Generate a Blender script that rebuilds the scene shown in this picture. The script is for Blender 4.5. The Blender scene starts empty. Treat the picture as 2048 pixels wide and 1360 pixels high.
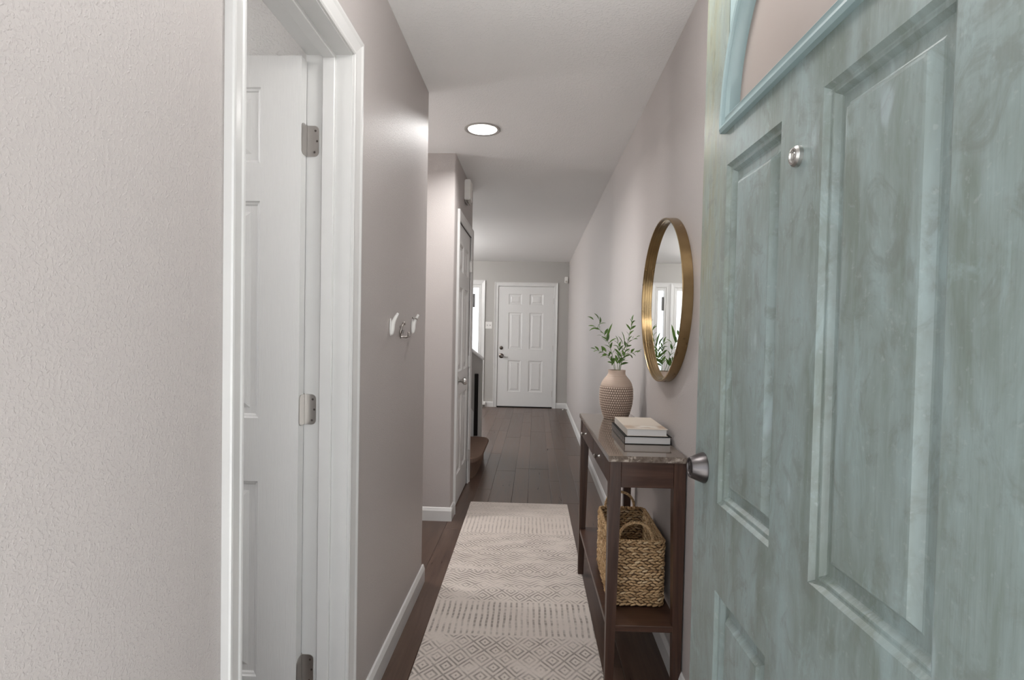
import bpy, bmesh, math, random
from mathutils import Vector, Matrix
random.seed(7)
PI = math.pi
sc = bpy.context.scene
COL = sc.collection

# ------------------------------------------------------------------ camera
H = 1.2761
cam_d = bpy.data.cameras.new('camera'); cam = bpy.data.objects.new('camera', cam_d); COL.objects.link(cam)
cam_d.sensor_width = 36.0; cam_d.lens = 36.0 * 1100 / 2048
cam_d.shift_x = 0.0; cam_d.shift_y = (689.85 - 680) / 2048
cam_d.clip_start = 0.02; cam_d.clip_end = 200
def cam_axes(yaw, pitch, roll):
    cy, sy = math.cos(yaw), math.sin(yaw)
    f = Vector((-sy, cy, 0)); r = Vector((cy, sy, 0)); u = Vector((0, 0, 1))
    f2 = f * math.cos(pitch) - u * math.sin(pitch); u2 = u * math.cos(pitch) + f * math.sin(pitch)
    r3 = r * math.cos(roll) + u2 * math.sin(roll); u3 = -r * math.sin(roll) + u2 * math.cos(roll)
    return r3, u3, f2
r_, u_, f_ = cam_axes(0.042417, 0.024887, 0.0196)
mw = Matrix((r_, u_, -f_)).transposed().to_4x4(); mw.translation = Vector((0, 0, H))
cam.matrix_world = mw
sc.camera = cam

# ------------------------------------------------------------------ world, light, exposure
w = bpy.data.worlds.new('world'); sc.world = w; w.use_nodes = True
bg = w.node_tree.nodes['Background']; bg.inputs[0].default_value = (0.90, 0.945, 1.0, 1); bg.inputs[1].default_value = 1.65
sun_d = bpy.data.lights.new('sun', 'SUN'); sun_d.energy = 13.5; sun_d.angle = math.radians(1); sun_d.color = (1, .985, .96)
sun = bpy.data.objects.new('sun', sun_d); COL.objects.link(sun); sun.rotation_euler = (0, math.radians(42), 0)
sc.view_settings.view_transform = 'Standard'; sc.view_settings.look = 'None'
sc.view_settings.exposure = 0.70; sc.view_settings.gamma = 1.0; sc.view_settings.use_curve_mapping = False
FILL_GLOBES = [(.06, 1.22, 2.24, 20, 'added fill globe just inside the entrance, above the frame'), (-2.0, 6.9, 2.10, 106, 'added fill globe beyond the stairs, hidden by the closet block'), (-2.6, 7.8, 2.15, 90, 'added fill globe in the open room, nearest its added window'), (-1.75, 1.0, 2.15, 20, 'added fill globe in the left side room, hidden by the wall'), (-1.95, 3.17, 2.05, 46, 'added fill globe at the far left of the side passage, hidden by the wall')]  # unseen globes, added to brighten the ceiling and the dim rooms
CAN_W = 10.0           # watts of a recessed ceiling lamp
sc.cycles.diffuse_bounces = 7; sc.cycles.max_bounces = 12
sc.cycles.use_denoising = True
sc.cycles.sample_clamp_indirect = 4.0

def portal(loc, rot, sx, sy):
    l = bpy.data.lights.new('daylight_portal', 'AREA'); l.shape = 'RECTANGLE'; l.size = sx; l.size_y = sy
    l.cycles.is_portal = True
    o = bpy.data.objects.new('daylight_portal', l); COL.objects.link(o); o.location = loc; o.rotation_euler = rot

# ------------------------------------------------------------------ materials
class NT:
    def __init__(s, name, rough=0.5, color=(.5, .5, .5), metal=0.0, spec=0.5):
        s.m = bpy.data.materials.new(name); s.m.use_nodes = True
        s.t = s.m.node_tree; s.b = s.t.nodes['Principled BSDF']
        s.b.inputs['Roughness'].default_value = rough; s.b.inputs['Base Color'].default_value = (*color, 1)
        s.b.inputs['Metallic'].default_value = metal; s.b.inputs['Specular IOR Level'].default_value = spec
    def n(s, t): return s.t.nodes.new(t)
    def ln(s, a, b): s.t.links.new(a, b)
    def val(s, sock, v):
        if hasattr(v, 'links'): s.ln(v, sock)
        else: sock.default_value = v
    def co(s, kind='Object', scale=(1, 1, 1), rot=(0, 0, 0), loc=(0, 0, 0)):
        tc = s.n('ShaderNodeTexCoord'); mp = s.n('ShaderNodeMapping')
        mp.inputs['Scale'].default_value = scale; mp.inputs['Rotation'].default_value = rot; mp.inputs['Location'].default_value = loc
        s.ln(tc.outputs[kind], mp.inputs[0]); return mp.outputs[0]
    def noise(s, vec, scale, detail=2, rough=.5, dist=0.0):
        t = s.n('ShaderNodeTexNoise'); s.ln(vec, t.inputs['Vector']); t.inputs['Scale'].default_value = scale
        t.inputs['Detail'].default_value = detail; t.inputs['Roughness'].default_value = rough; t.inputs['Distortion'].default_value = dist
        return t.outputs['Fac']
    def ramp(s, fac, stops):
        r = s.n('ShaderNodeValToRGB'); s.ln(fac, r.inputs[0]); e = r.color_ramp.elements
        while len(e) < len(stops): e.new(.5)
        for k, (p, c) in enumerate(stops):
            e[k].position = p; e[k].color = (*c, 1) if len(c) == 3 else c
        return r.outputs[0]
    def mix(s, f, a, b, bt='MIX'):
        x = s.n('ShaderNodeMix'); x.data_type = 'RGBA'; x.blend_type = bt
        s.val(x.inputs[0], f)
        for k, v in ((6, a), (7, b)):
            if hasattr(v, 'links'): s.ln(v, x.inputs[k])
            else: x.inputs[k].default_value = (*v, 1)
        return x.outputs[2]
    def ma(s, op, a, b=None, c=None, clamp=False):
        x = s.n('ShaderNodeMath'); x.operation = op; x.use_clamp = clamp
        s.val(x.inputs[0], a)
        if b is not None: s.val(x.inputs[1], b)
        if c is not None: s.val(x.inputs[2], c)
        return x.outputs[0]
    def smooth(s, v, lo, hi):
        x = s.n('ShaderNodeMapRange'); x.interpolation_type = 'SMOOTHSTEP'
        s.val(x.inputs[0], v); x.inputs[1].default_value = lo; x.inputs[2].default_value = hi; return x.outputs[0]
    def xyz(s, vec):
        x = s.n('ShaderNodeSeparateXYZ'); s.ln(vec, x.inputs[0]); return x.outputs
    def bump(s, h, dist=.001, st=1.0):
        b = s.n('ShaderNodeBump'); b.inputs['Distance'].default_value = dist; b.inputs['Strength'].default_value = st
        s.ln(h, b.inputs['Height']); s.ln(b.outputs[0], s.b.inputs['Normal'])
    def color(s, c): s.ln(c, s.b.inputs['Base Color'])
    def rough(s, c): s.ln(c, s.b.inputs['Roughness'])

def wall_mat(name, col, rough=.46, scale=210, dist=.00042, spec=.45, var=.03):
    m = NT(name, rough, col, spec=spec)
    v = m.co()
    n1 = m.noise(v, scale, 3, .55, .3); n2 = m.noise(v, 1.3, 2)
    h = m.ramp(n1, [(.48, (0, 0, 0)), (.66, (1, 1, 1))])
    m.bump(h, dist, 1.0)
    c2 = tuple(min(1, x * (1 + var)) for x in col); c1 = tuple(x * (1 - var) for x in col)
    m.color(m.mix(n2, c1, c2)); return m.m
def plain(name, col, rough=.5, metal=0.0, spec=.5, nscale=0, ndist=.0005):
    m = NT(name, rough, col, metal, spec)
    v = m.co()
    f = m.noise(v, max(nscale, 9), 3)
    m.color(m.mix(f, tuple(x * .95 for x in col), tuple(min(1, x * 1.05) for x in col)))
    if nscale: m.bump(m.noise(v, nscale, 2), ndist)
    return m.m

WALLC = (.432, .397, .383)
M_wall = wall_mat('wall_paint', WALLC)
M_wall_grey = wall_mat('wall_paint_grey', (.40, .385, .365), .5)
M_ceil = wall_mat('ceiling_paint', (.82, .815, .81), .6, 110, .0006, .3, .02)
M_trim = plain('white_trim_paint', (.62, .615, .605), .32)
def door_white():
    m = NT('white_door_paint', .36, (.70, .69, .67))
    v = m.co(scale=(14, 14, .9)); g = m.noise(v, 18, 4, .6)
    m.color(m.mix(g, (.62, .615, .605), (.68, .675, .665))); m.bump(g, .0006); return m.m
M_doorw = door_white()
def wood(name, c1, c2, c3, rough=.3, axis=1, sc_=1.0, rnd=False):
    m = NT(name, rough, c1)
    s = [9 * sc_] * 3; s[axis] = .55 * sc_
    v = m.co(scale=tuple(s))
    if rnd:
        oi = m.n('ShaderNodeObjectInfo'); cb = m.n('ShaderNodeVectorMath'); cb.operation = 'ADD'
        sx = m.n('ShaderNodeCombineXYZ'); m.ln(m.ma('MULTIPLY', oi.outputs['Random'], 37.0), sx.inputs[0]); m.ln(m.ma('MULTIPLY', oi.outputs['Random'], 11.0), sx.inputs[1])
        m.ln(v, cb.inputs[0]); m.ln(sx.outputs[0], cb.inputs[1]); v = cb.outputs[0]
    g = m.noise(v, 3.2, 5, .62, .8); g2 = m.noise(v, 14, 3, .6)
    col = m.ramp(g, [(.3, c1), (.5, c2), (.7, c3)])
    col = m.mix(m.ma('MULTIPLY', g2, .35), col, c1)
    if rnd:
        b = m.ma('MULTIPLY_ADD', oi.outputs['Random'], .40, .80)
        bc = m.n('ShaderNodeCombineXYZ'); [m.ln(b, bc.inputs[k]) for k in range(3)]
        col = m.mix(1.0, col, bc.outputs[0], 'MULTIPLY')
    m.color(col)
    m.rough(m.ma('MULTIPLY_ADD', g, .18, rough - .08)); m.bump(g2, .0003); return m.m
M_floor = wood('dark_hardwood', (.050, .028, .020), (.086, .052, .037), (.120, .076, .056), .30, 1, 1.0, True)
M_console = wood('dark_walnut', (.030, .013, .008), (.060, .028, .018), (.095, .048, .030), .36, 2, 1.3)
M_console_h = wood('dark_walnut_horizontal', (.030, .013, .008), (.060, .028, .018), (.090, .044, .028), .34, 0, 1.3)
M_dark = plain('near_black_wood', (.007, .005, .004), .6, spec=.2)
M_under = plain('subfloor', (.20, .155, .13), .5)

def teal():
    m = NT('weathered_teal_paint', .38, (.2, .26, .25), spec=.42)
    v = m.co(); X = m.xyz(v)
    vs = m.co(scale=(1, 5, 1.2)); vv = m.co(scale=(1, 30, 1.5))
    a = m.noise(vs, 3.0, 5, .65, .5); b = m.noise(vv, 4, 3, .6); c = m.noise(v, 26, 4, .7)
    k = m.ramp(a, [(.36, (.150, .180, .160)), (.5, (.195, .235, .224)), (.66, (.235, .292, .290))])
    k = m.mix(m.ma('MULTIPLY', m.smooth(c, .52, .75), .45), k, (.17, .185, .17))
    k = m.mix(m.ma('MULTIPLY', m.smooth(b, .5, .75), .35), k, (.25, .30, .29))
    # pale scuffs
    sc1 = m.noise(m.co(scale=(1, 9, 3)), 2.2, 2); k = m.mix(m.ma('MULTIPLY', m.smooth(sc1, .66, .74), .55), k, (.34, .40, .42))
    # olive stains down the latch stile, fading with height and distance from the edge
    e = m.ma('SUBTRACT', 1.0, m.smooth(X[1], .03, .20)); z1 = m.smooth(X[2], .95, 1.5)
    st = m.noise(m.co(scale=(1, 16, 2.2)), 3.0, 4, .6)
    k = m.mix(m.ma('MULTIPLY', m.ma('MULTIPLY', e, z1), m.ma('MULTIPLY_ADD', m.smooth(st, .4, .6), .55, .35)), k, (.220, .222, .155))
    k = m.mix(m.ma('MULTIPLY', m.ma('MULTIPLY', e, m.smooth(X[2], .8, 1.3)), m.ma('MULTIPLY', m.smooth(st, .58, .7), .7)), k, (.13, .13, .07))
    w2 = m.noise(m.co(scale=(1, 1.4, 1)), 11, 5, .7, 1.2); k = m.mix(m.ma('MULTIPLY', m.smooth(w2, .50, .66), .55), k, (.135, .150, .135))
    w3 = m.noise(m.co(scale=(1, 2.5, 1), loc=(3, 1, 2)), 7, 5, .7, .8); k = m.mix(m.ma('MULTIPLY', m.smooth(w3, .55, .68), .5), k, (.255, .325, .325))
    sp = m.noise(v, 90, 3, .6); k = m.mix(m.ma('MULTIPLY', m.smooth(sp, .60, .72), .35), k, (.30, .34, .33))
    m.color(k); m.rough(m.ma('MULTIPLY_ADD', a, .25, .24)); m.bump(b, .0006, .8); return m.m
M_teal = teal()
M_tealtrim = plain('teal_lite_moulding', (.25, .33, .335), .38)

def stone():
    m = NT('polished_brown_stone', .07, (.2, .15, .12), spec=.6)
    v = m.co(scale=(26, 1.6, 26)); a = m.noise(v, 2.5, 5, .6, .4)
    k = m.ramp(a, [(.35, (.105, .080, .064)), (.55, (.165, .132, .108)), (.75, (.21, .17, .142))])
    v2 = m.co(); b = m.noise(v2, 40, 4, .55, .3); X = m.xyz(v2)
    side = m.ma('SUBTRACT', 1.0, m.smooth(X[1], .0005, .004))
    k = m.mix(m.ma('MULTIPLY', side, m.smooth(b, .5, .66)), k, (.42, .36, .31))
    m.color(k); return m.m
M_stone = stone()
M_gold = NT('aged_brass', .30, (.3, .2, .1), 1.0)
_g = M_gold.noise(M_gold.co(), 22, 3); M_gold.color(M_gold.mix(_g, (.25, .165, .080), (.40, .285, .150))); M_gold.rough(M_gold.ma('MULTIPLY_ADD', _g, .2, .2)); M_gold = M_gold.m
M_mirror = NT('silvered_glass', .0, (.88, .89, .88), 1.0).m
M_nickel = plain('brushed_nickel', (.50, .49, .47), .3, 1.0)
M_hinge = plain('satin_hinge_metal', (.50, .48, .46), .36, 1.0)
M_screw = plain('dark_screw_head', (.16, .14, .13), .4, 1.0)
M_bronze = plain('dark_bronze_metal', (.15, .125, .11), .3, 1.0)
M_pewter = plain('pewter_lock_metal', (.12, .11, .11), .34, 1.0)
M_white_plastic = plain('white_plastic', (.75, .735, .71), .35)
M_ring = plain('grey_steel', (.36, .33, .31), .28, 1.0)
M_pages = NT('book_pages', .8, (.66, .65, .64))
_p = M_pages.noise(M_pages.co(scale=(1, 1, 900)), 1.0, 2); M_pages.color(M_pages.mix(_p, (.54, .53, .52), (.70, .69, .68))); M_pages = M_pages.m
M_black = plain('black_book_cloth', (.006, .007, .006), .6, spec=.2)
M_spine = NT('black_book_spine', .4, (.02, .015, .012))
_v = M_spine.co(scale=(1, 60, 260)); _f = M_spine.noise(_v, 1.0, 4, .7); _X = M_spine.xyz(M_spine.co())
_band = M_spine.ma('MULTIPLY', M_spine.smooth(_X[2], .006, .009), M_spine.ma('SUBTRACT', 1.0, M_spine.smooth(_X[2], .014, .017)))
M_spine.color(M_spine.mix(M_spine.ma('MULTIPLY', _band, M_spine.smooth(_f, .5, .62)), (.028, .017, .012), (.35, .24, .17))); M_spine = M_spine.m
def cream_cover():
    m = NT('cream_book_cover', .45, (.55, .49, .42))
    v = m.co(); X = m.xyz(v)
    n = m.noise(m.co(scale=(14, 40, 1)), 1.0, 4, .6)
    y = m.ma('ADD', X[1], m.ma('MULTIPLY', m.ma('SUBTRACT', n, .5), .05))
    band = m.ma('MULTIPLY', m.smooth(y, .012, .03), m.ma('SUBTRACT', 1.0, m.smooth(y, .07, .10)))
    mid = m.ma('MULTIPLY', m.smooth(X[0], .02, .06), m.ma('SUBTRACT', 1.0, m.smooth(X[0], .115, .14)))
    k = m.mix(m.ma('MULTIPLY', band, .8), (.60, .53, .45), (.40, .28, .19))
    k = m.mix(m.ma('MULTIPLY', m.ma('MULTIPLY', band, mid), m.smooth(n, .38, .5)), k, (.70, .66, .60))
    k = m.mix(m.ma('MULTIPLY', m.ma('MULTIPLY', band, mid), m.smooth(n, .60, .66)), k, (.12, .10, .08))
    m.color(k); return m.m
M_cream = cream_cover()
M_creamside = plain('cream_board', (.55, .51, .46), .5)
M_carpet = NT('brown_carpet', 1.0, (.14, .09, .065), spec=.1)
_c = M_carpet.noise(M_carpet.co(), 240, 3, .7); M_carpet.color(M_carpet.mix(_c, (.125, .080, .060), (.27, .185, .142))); M_carpet.bump(_c, .003); M_carpet = M_carpet.m
M_concrete = plain('exterior_concrete', (.56, .555, .54), .9, nscale=40, ndist=.002)
def glass(name, col=(1, 1, 1), refl=.10):
    m = bpy.data.materials.new(name); m.use_nodes = True; t = m.node_tree; t.nodes.remove(t.nodes['Principled BSDF'])
    a = t.nodes.new('ShaderNodeBsdfTransparent'); a.inputs[0].default_value = (*col, 1); g = t.nodes.new('ShaderNodeBsdfGlossy'); g.inputs['Roughness'].default_value = .02
    x = t.nodes.new('ShaderNodeMixShader'); fr = t.nodes.new('ShaderNodeFresnel'); fr.inputs[0].default_value = 1.45
    t.links.new(fr.outputs[0], x.inputs[0]); t.links.new(a.outputs[0], x.inputs[1]); t.links.new(g.outputs[0], x.inputs[2]); t.links.new(x.outputs[0], t.nodes['Material Output'].inputs[0]); return m
M_glass = glass('clear_window_glass')
def frosted():
    m = NT('frosted_lite_glass', .4, (.5, .43, .39), spec=.5)
    n = m.noise(m.co(), 5, 3); m.color(m.mix(n, (.44, .375, .34), (.52, .455, .42)))
    tr = m.n('ShaderNodeBsdfTranslucent'); tr.inputs[0].default_value = (.5, .43, .39, 1)
    x = m.n('ShaderNodeMixShader'); x.inputs[0].default_value = .35
    m.ln(m.b.outputs[0], x.inputs[1]); m.ln(tr.outputs[0], x.inputs[2]); m.ln(x.outputs[0], m.t.nodes['Material Output'].inputs[0]); return m.m
M_frost = frosted()
def emit(name, col, st):
    m = bpy.data.materials.new(name); m.use_nodes = True; t = m.node_tree; t.nodes.remove(t.nodes['Principled BSDF'])
    e = t.nodes.new('ShaderNodeEmission'); e.inputs[0].default_value = (*col, 1); e.inputs[1].default_value = st
    t.links.new(e.outputs[0], t.nodes['Material Output'].inputs[0]); return m
M_bulb = emit('lit_lamp_lens', (1.0, .96, .90), 5.0)

# ------------------------------------------------------------------ mesh helpers
MATS = {}
def mat_of(o): return MATS.get(o.name, Matrix.Identity(4))
def obj(name, bm, mat, parent=None, smooth=False):
    me = bpy.data.meshes.new(name)
    if parent is not None: bm.transform(mat_of(parent).inverted())
    bmesh.ops.recalc_face_normals(bm, faces=bm.faces)
    bm.to_mesh(me); bm.free()
    if smooth:
        for p in me.polygons: p.use_smooth = True
        try: me.set_sharp_from_angle(angle=math.radians(smooth if smooth is not True else 40))
        except Exception: pass
    me.materials.append(mat)
    o = bpy.data.objects.new(name, me); COL.objects.link(o)
    if parent is not None:
        o.parent = parent; MATS[o.name] = mat_of(parent).copy()
    return o
def tag(o, label=None, cat=None, group=None, kind=None):
    if label: o['label'] = label
    if cat: o['category'] = cat
    if group: o['group'] = group
    if kind: o['kind'] = kind
    return o
def thing(name, label, cat, loc=(0, 0, 0), rz=0.0, group=None, kind=None):
    o = bpy.data.objects.new(name, None); COL.objects.link(o); o.empty_display_size = .05
    o.location = loc; o.rotation_euler = (0, 0, rz)
    MATS[o.name] = Matrix.Translation(loc) @ Matrix.Rotation(rz, 4, 'Z')
    return tag(o, label, cat, group, kind)
def place(o, loc, rz=0.0):
    """give a single-mesh thing its origin at loc, keeping the mesh where it is"""
    M = Matrix.Translation(loc) @ Matrix.Rotation(rz, 4, 'Z')
    o.data.transform(M.inverted()); o.location = loc; o.rotation_euler = (0, 0, rz); MATS[o.name] = M; return o
def BM(): return bmesh.new()
def box(bm, x0, x1, y0, y1, z0, z1, bev=0.0, seg=1):
    b = bmesh.new(); bmesh.ops.create_cube(b, size=1)
    for v in b.verts: v.co = Vector(((x0 + x1) / 2 + v.co.x * (x1 - x0), (y0 + y1) / 2 + v.co.y * (y1 - y0), (z0 + z1) / 2 + v.co.z * (z1 - z0)))
    if bev: bmesh.ops.bevel(b, geom=b.edges[:], offset=bev, segments=seg, affect='EDGES')
    merge(bm, b); return bm
def merge(bm, b, M=None):
    if M is not None: b.transform(M)
    me = bpy.data.meshes.new('tmp'); b.to_mesh(me); b.free(); bm.from_mesh(me); bpy.data.meshes.remove(me)
def lathe(bm, prof, n=32, M=None):
    b = bmesh.new(); rings = []
    for r, z in prof:
        if r < 1e-6: rings.append([b.verts.new((0, 0, z))])
        else: rings.append([b.verts.new((r * math.cos(2 * PI * k / n), r * math.sin(2 * PI * k / n), z)) for k in range(n)])
    for a, c in zip(rings, rings[1:]):
        for k in range(n):
            j = (k + 1) % n
            if len(a) == 1 and len(c) == 1: continue
            if len(a) == 1: b.faces.new((a[0], c[k], c[j]))
            elif len(c) == 1: b.faces.new((a[k], a[j], c[0]))
            else: b.faces.new((a[k], a[j], c[j], c[k]))
    merge(bm, b, M); return bm
def tube(bm, pts, rad, n=8, cap=True, flat=1.0):
    """tube along pts; rad number or list"""
    pts = [Vector(p) for p in pts]; b = bmesh.new(); rings = []; up = None
    for i, p in enumerate(pts):
        t = (pts[min(i + 1, len(pts) - 1)] - pts[max(i - 1, 0)]).normalized()
        if up is None: up = t.orthogonal().normalized()
        up = (up - t * up.dot(t)).normalized(); sd = t.cross(up)
        r = rad[i] if isinstance(rad, (list, tuple)) else rad
        rings.append([b.verts.new(p + (up * math.cos(2 * PI * k / n) * flat + sd * math.sin(2 * PI * k / n)) * r) for k in range(n)])
    for a, c in zip(rings, rings[1:]):
        for k in range(n): b.faces.new((a[k], a[(k + 1) % n], c[(k + 1) % n], c[k]))
    if cap: b.faces.new(rings[0]); b.faces.new(rings[-1])
    merge(bm, b); return bm
def prism(bm, pts, axis, a0, a1):
    """pts 2D polygon extruded along axis between a0,a1"""
    def P(p, a):
        return {0: (a, p[0], p[1]), 1: (p[0], a, p[1]), 2: (p[0], p[1], a)}[axis]
    b = bmesh.new(); A = [b.verts.new(P(p, a0)) for p in pts]; B = [b.verts.new(P(p, a1)) for p in pts]
    b.faces.new(A); b.faces.new(B[::-1])
    for k in range(len(pts)): b.faces.new((A[k], A[(k + 1) % len(pts)], B[(k + 1) % len(pts)], B[k]))
    bmesh.ops.recalc_face_normals(b, faces=b.faces)
    merge(bm, b); return bm
def struct(name, bm, mat, label, cat, smooth=False):
    return tag(obj(name, bm, mat, None, smooth), label, cat, kind='structure')

# ------------------------------------------------------------------ key dimensions (metres; X right, Y into the hall)
XL, XR, CE = -.548, .538, 2.44
YF = 9.20            # far wall
A1 = 2.72            # end of the first left wall
B0, B1 = 3.63, 4.62  # closet block
D1a, D1b, D1h = 1.000, 1.595, 2.07     # opening of door_1
D2a, D2b, D2h = 3.825, 4.535, 2.04     # opening of closet door
BH = .090            # baseboard height

# ------------------------------------------------------------------ room shell
b = BM()
box(b, XL - .128, XL, .39, D1a, 0, CE); box(b, XL - .128, XL, D1a, D1b, D1h, CE); prism(b, [(XL, D1b), (XL, A1 - .010), (XL - .001, A1 - .006), (XL - .004, A1 - .003), (XL - .010, A1), (XL - .128, A1), (XL - .128, D1b)], 2, 0, CE)
struct('wall_left', b, M_wall, 'textured greige wall along the left side around the open white door', 'wall', 40)
b = BM(); box(b, -2.6, XL - .12, 2.60, A1, 0, CE); struct('wall_recess', b, M_wall, 'greige return wall turning left into the side passage', 'wall')
b = BM(); box(b, -2.6, XL - .128, 1.66, 1.76, 0, CE); struct('wall_side_room', b, wall_mat('side_room_paint', (.62, .61, .595), .5, 140, .0006), 'pale textured wall seen in the gap behind the open white door', 'wall')
b = BM()
prism(b, [(-2.6, B0), (XL - .008, B0), (XL - .003, B0 + .003), (XL, B0 + .008), (XL, D2a), (XL - .12, D2a), (XL - .12, B0 + .12), (-2.6, B0 + .12)], 2, 0, CE); box(b, XL - .12, XL, D2a, D2b, D2h, CE); prism(b, [(XL, D2b), (XL, B1 - .007), (XL - .003, B1 - .002), (XL - .007, B1), (XL - .12, B1), (XL - .12, D2b)], 2, 0, CE)
box(b, -2.6, XL - .1, B1 - .11, B1, 0, CE); box(b, -1.3, -1.2, B0 + .1, B1 - .1, 0, CE)
struct('wall_closet', b, M_wall, 'greige closet block standing past the side passage, closet door in its face', 'wall', 40)
b = BM(); box(b, XR, XR + .12, .25, YF + .12, 0, CE); struct('wall_right', b, M_wall, 'long greige wall on the right behind mirror and console table', 'wall')
WIN = [(-1.062, -.962, .02, 2.0), (-1.95, -1.27, .02, 2.0)]
b = BM()
box(b, XR, -.628, YF, YF + .14, 2.03, CE); box(b, .295, XR, YF, YF + .14, 0, 2.03)
box(b, -.93, -.633, YF, YF + .14, 0, 2.03); box(b, -1.24, -1.092, YF, YF + .14, 0, 2.03)
box(b, -4.1, -1.98, YF, YF + .14, 0, 2.03); box(b, -4.1, -.628, YF, YF + .14, 2.03, CE)
struct('wall_far', b, M_wall_grey, 'grey end wall holding the white far door and glazed openings', 'wall')
b = BM(); box(b, -4.1, -4.0, B1 - .1, 5.6, 0, CE); box(b, -4.1, -4.0, 8.6, YF, 0, CE); box(b, -4.1, -4.0, 5.6, 8.6, 0, .5); box(b, -4.1, -4.0, 5.6, 8.6, 2.2, CE)
box(b, -4.1, -2.6, B1 - .11, B1, 0, CE); struct('wall_lounge', b, M_wall_grey, 'grey wall of the open room beyond the stairs, out of view to the left', 'wall')
b = BM(); box(b, -2.7, -2.6, 1.7, B1, 0, CE); box(b, -2.7, -2.6, .25, .45, 0, CE); box(b, -2.7, -2.6, .45, 1.7, 0, .85); box(b, -2.7, -2.6, .45, 1.7, 2.1, CE)
struct('wall_outer_left', b, M_wall, 'outer wall closing the left side room and side passage', 'wall')
b = BM(); box(b, -2.6, -.52, .25, .39, 0, CE); box(b, .425, XR, .25, .39, 0, CE); box(b, -.52, .425, .25, .39, 2.09, CE)
struct('wall_front', b, M_wall, 'front wall with the entrance opening the photo looks in through', 'wall')
b = BM(); box(b, -4.1, XR + .12, .25, YF + .14, CE, CE + .12)
CAN = [(-.331, 3.20), (-1.55, 3.17)]
ceil = struct('ceiling', b, M_ceil, 'flat pale grey textured ceiling running down the hall', 'ceiling')
# recessed lamps need holes: cut with a boolean on a joined cutter mesh
cut = BM()
for cx, cy in CAN: lathe(cut, [(0, CE - .02), (.088, CE - .02), (.088, CE + .10), (0, CE + .10)], 40, Matrix.Translation((cx, cy, 0)))
cme = bpy.data.meshes.new('cut'); bmesh.ops.recalc_face_normals(cut, faces=cut.faces); cut.to_mesh(cme); cut.free()
co_ = bpy.data.objects.new('cut', cme); COL.objects.link(co_)
md = ceil.modifiers.new('holes', 'BOOLEAN'); md.object = co_; md.operation = 'DIFFERENCE'; md.solver = 'EXACT'
dg = bpy.context.evaluated_depsgraph_get(); nm = bpy.data.meshes.new_from_object(ceil.evaluated_get(dg))
ceil.modifiers.clear(); ceil.data = nm; bpy.data.objects.remove(co_)

b = BM(); box(b, -4.1, XR + .12, .25, YF + .14, -.12, -.0125)
floor = struct('floor', b, M_under, 'dark brown hardwood plank floor running the length of the hall', 'floor')
# planks, each its own mesh, mixed widths as in the photograph
def plank_bm(wd, ln):
    bm = bmesh.new(); g = .00015; c = .0022; t = .012
    x0, x1, y0, y1 = -wd / 2 + g, wd / 2 - g, -ln / 2 + g, ln / 2 - g
    lo = [bm.verts.new((x, y, -t)) for x, y in ((x0, y0), (x1, y0), (x1, y1), (x0, y1))]
    mi = [bm.verts.new((x, y, -c)) for x, y in ((x0, y0), (x1, y0), (x1, y1), (x0, y1))]
    hi = [bm.verts.new((x, y, 0)) for x, y in ((x0 + c, y0 + c), (x1 - c, y0 + c), (x1 - c, y1 - c), (x0 + c, y1 - c))]
    for A, B in ((lo, mi), (mi, hi)):
        for k in range(4): bm.faces.new((A[k], A[(k + 1) % 4], B[(k + 1) % 4], B[k]))
    bm.faces.new(hi); return bm
PM = {}
def plank(xc, y0, ln, wd):
    key = (round(wd, 3), round(ln, 3))
    if key not in PM:
        o = obj('plank', plank_bm(wd, ln), M_floor, floor); PM[key] = o.data
    else:
        o = bpy.data.objects.new('plank', PM[key]); COL.objects.link(o); o.parent = floor
    o.location = (xc, y0 + ln / 2, 0)
joints = [.538, .357, .228, .146, -.034, -.157, -.331, -.440, -.560]
pat = [.181, .129, .082, .180, .123, .174, .109, .120]
k = 0
while joints[-1] > -1.95: joints.append(joints[-1] - pat[k % 8]); k += 1
NP = 0
FIX = {0: [4.62], 3: [4.74, 3.5], 4: [4.28, 5.6], 5: [4.85, 5.9], 1: [3.9, 5.1]}
for i in range(len(joints) - 1):
    xh, xl = joints[i], joints[i + 1]; xc = (xh + xl) / 2
    segs = [(.39, YF)] if xc > XL else ([(A1 - .1, B0 + .02), (B1, YF)])
    for (s0, s1) in segs:
        y = s0; first = True
        while y < s1 - .01:
            ln = random.choice([1.0, 1.3, 1.6, 1.9]) if not first else random.choice([.4, .8, 1.1, 1.5])
            first = False
            if s1 - y - ln < .25: ln = s1 - y
            plank(xc, y, round(ln, 3), xh - xl); y += round(ln, 3); NP += 1
b = BM(); box(b, -4.0, joints[-1], B1, YF, -.0125, -.001); box(b, -2.6, joints[-1], 1.7, B0, -.0125, -.001); box(b, -2.6, XL - .13, .39, 1.66, -.0125, -.001)
obj('floor_boards', b, M_floor, floor)
b = BM(); box(b, -9, 9, -9, .25, -.16, -.02); box(b, -9, 9, YF + .14, 16, -.16, -.02); box(b, -12, -4.1, .25, YF + .14, -.16, -.02)
struct('ground', b, M_concrete, 'pale concrete paving outside the house', 'ground')

b = BM(); box(b, -2.2, 2.2, -1.7, .25, 2.62, 2.74); box(b, -2.2, -2.08, -1.7, -1.58, -.02, 2.62); box(b, 2.08, 2.2, -1.7, -1.58, -.02, 2.62)  # unseen roof and posts, added to cut the sky light near the entrance
struct('sky_blocker', b, M_trim, 'added white roof blocking sky light at the entrance, unseen behind the viewer', 'sky_blocker')
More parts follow.
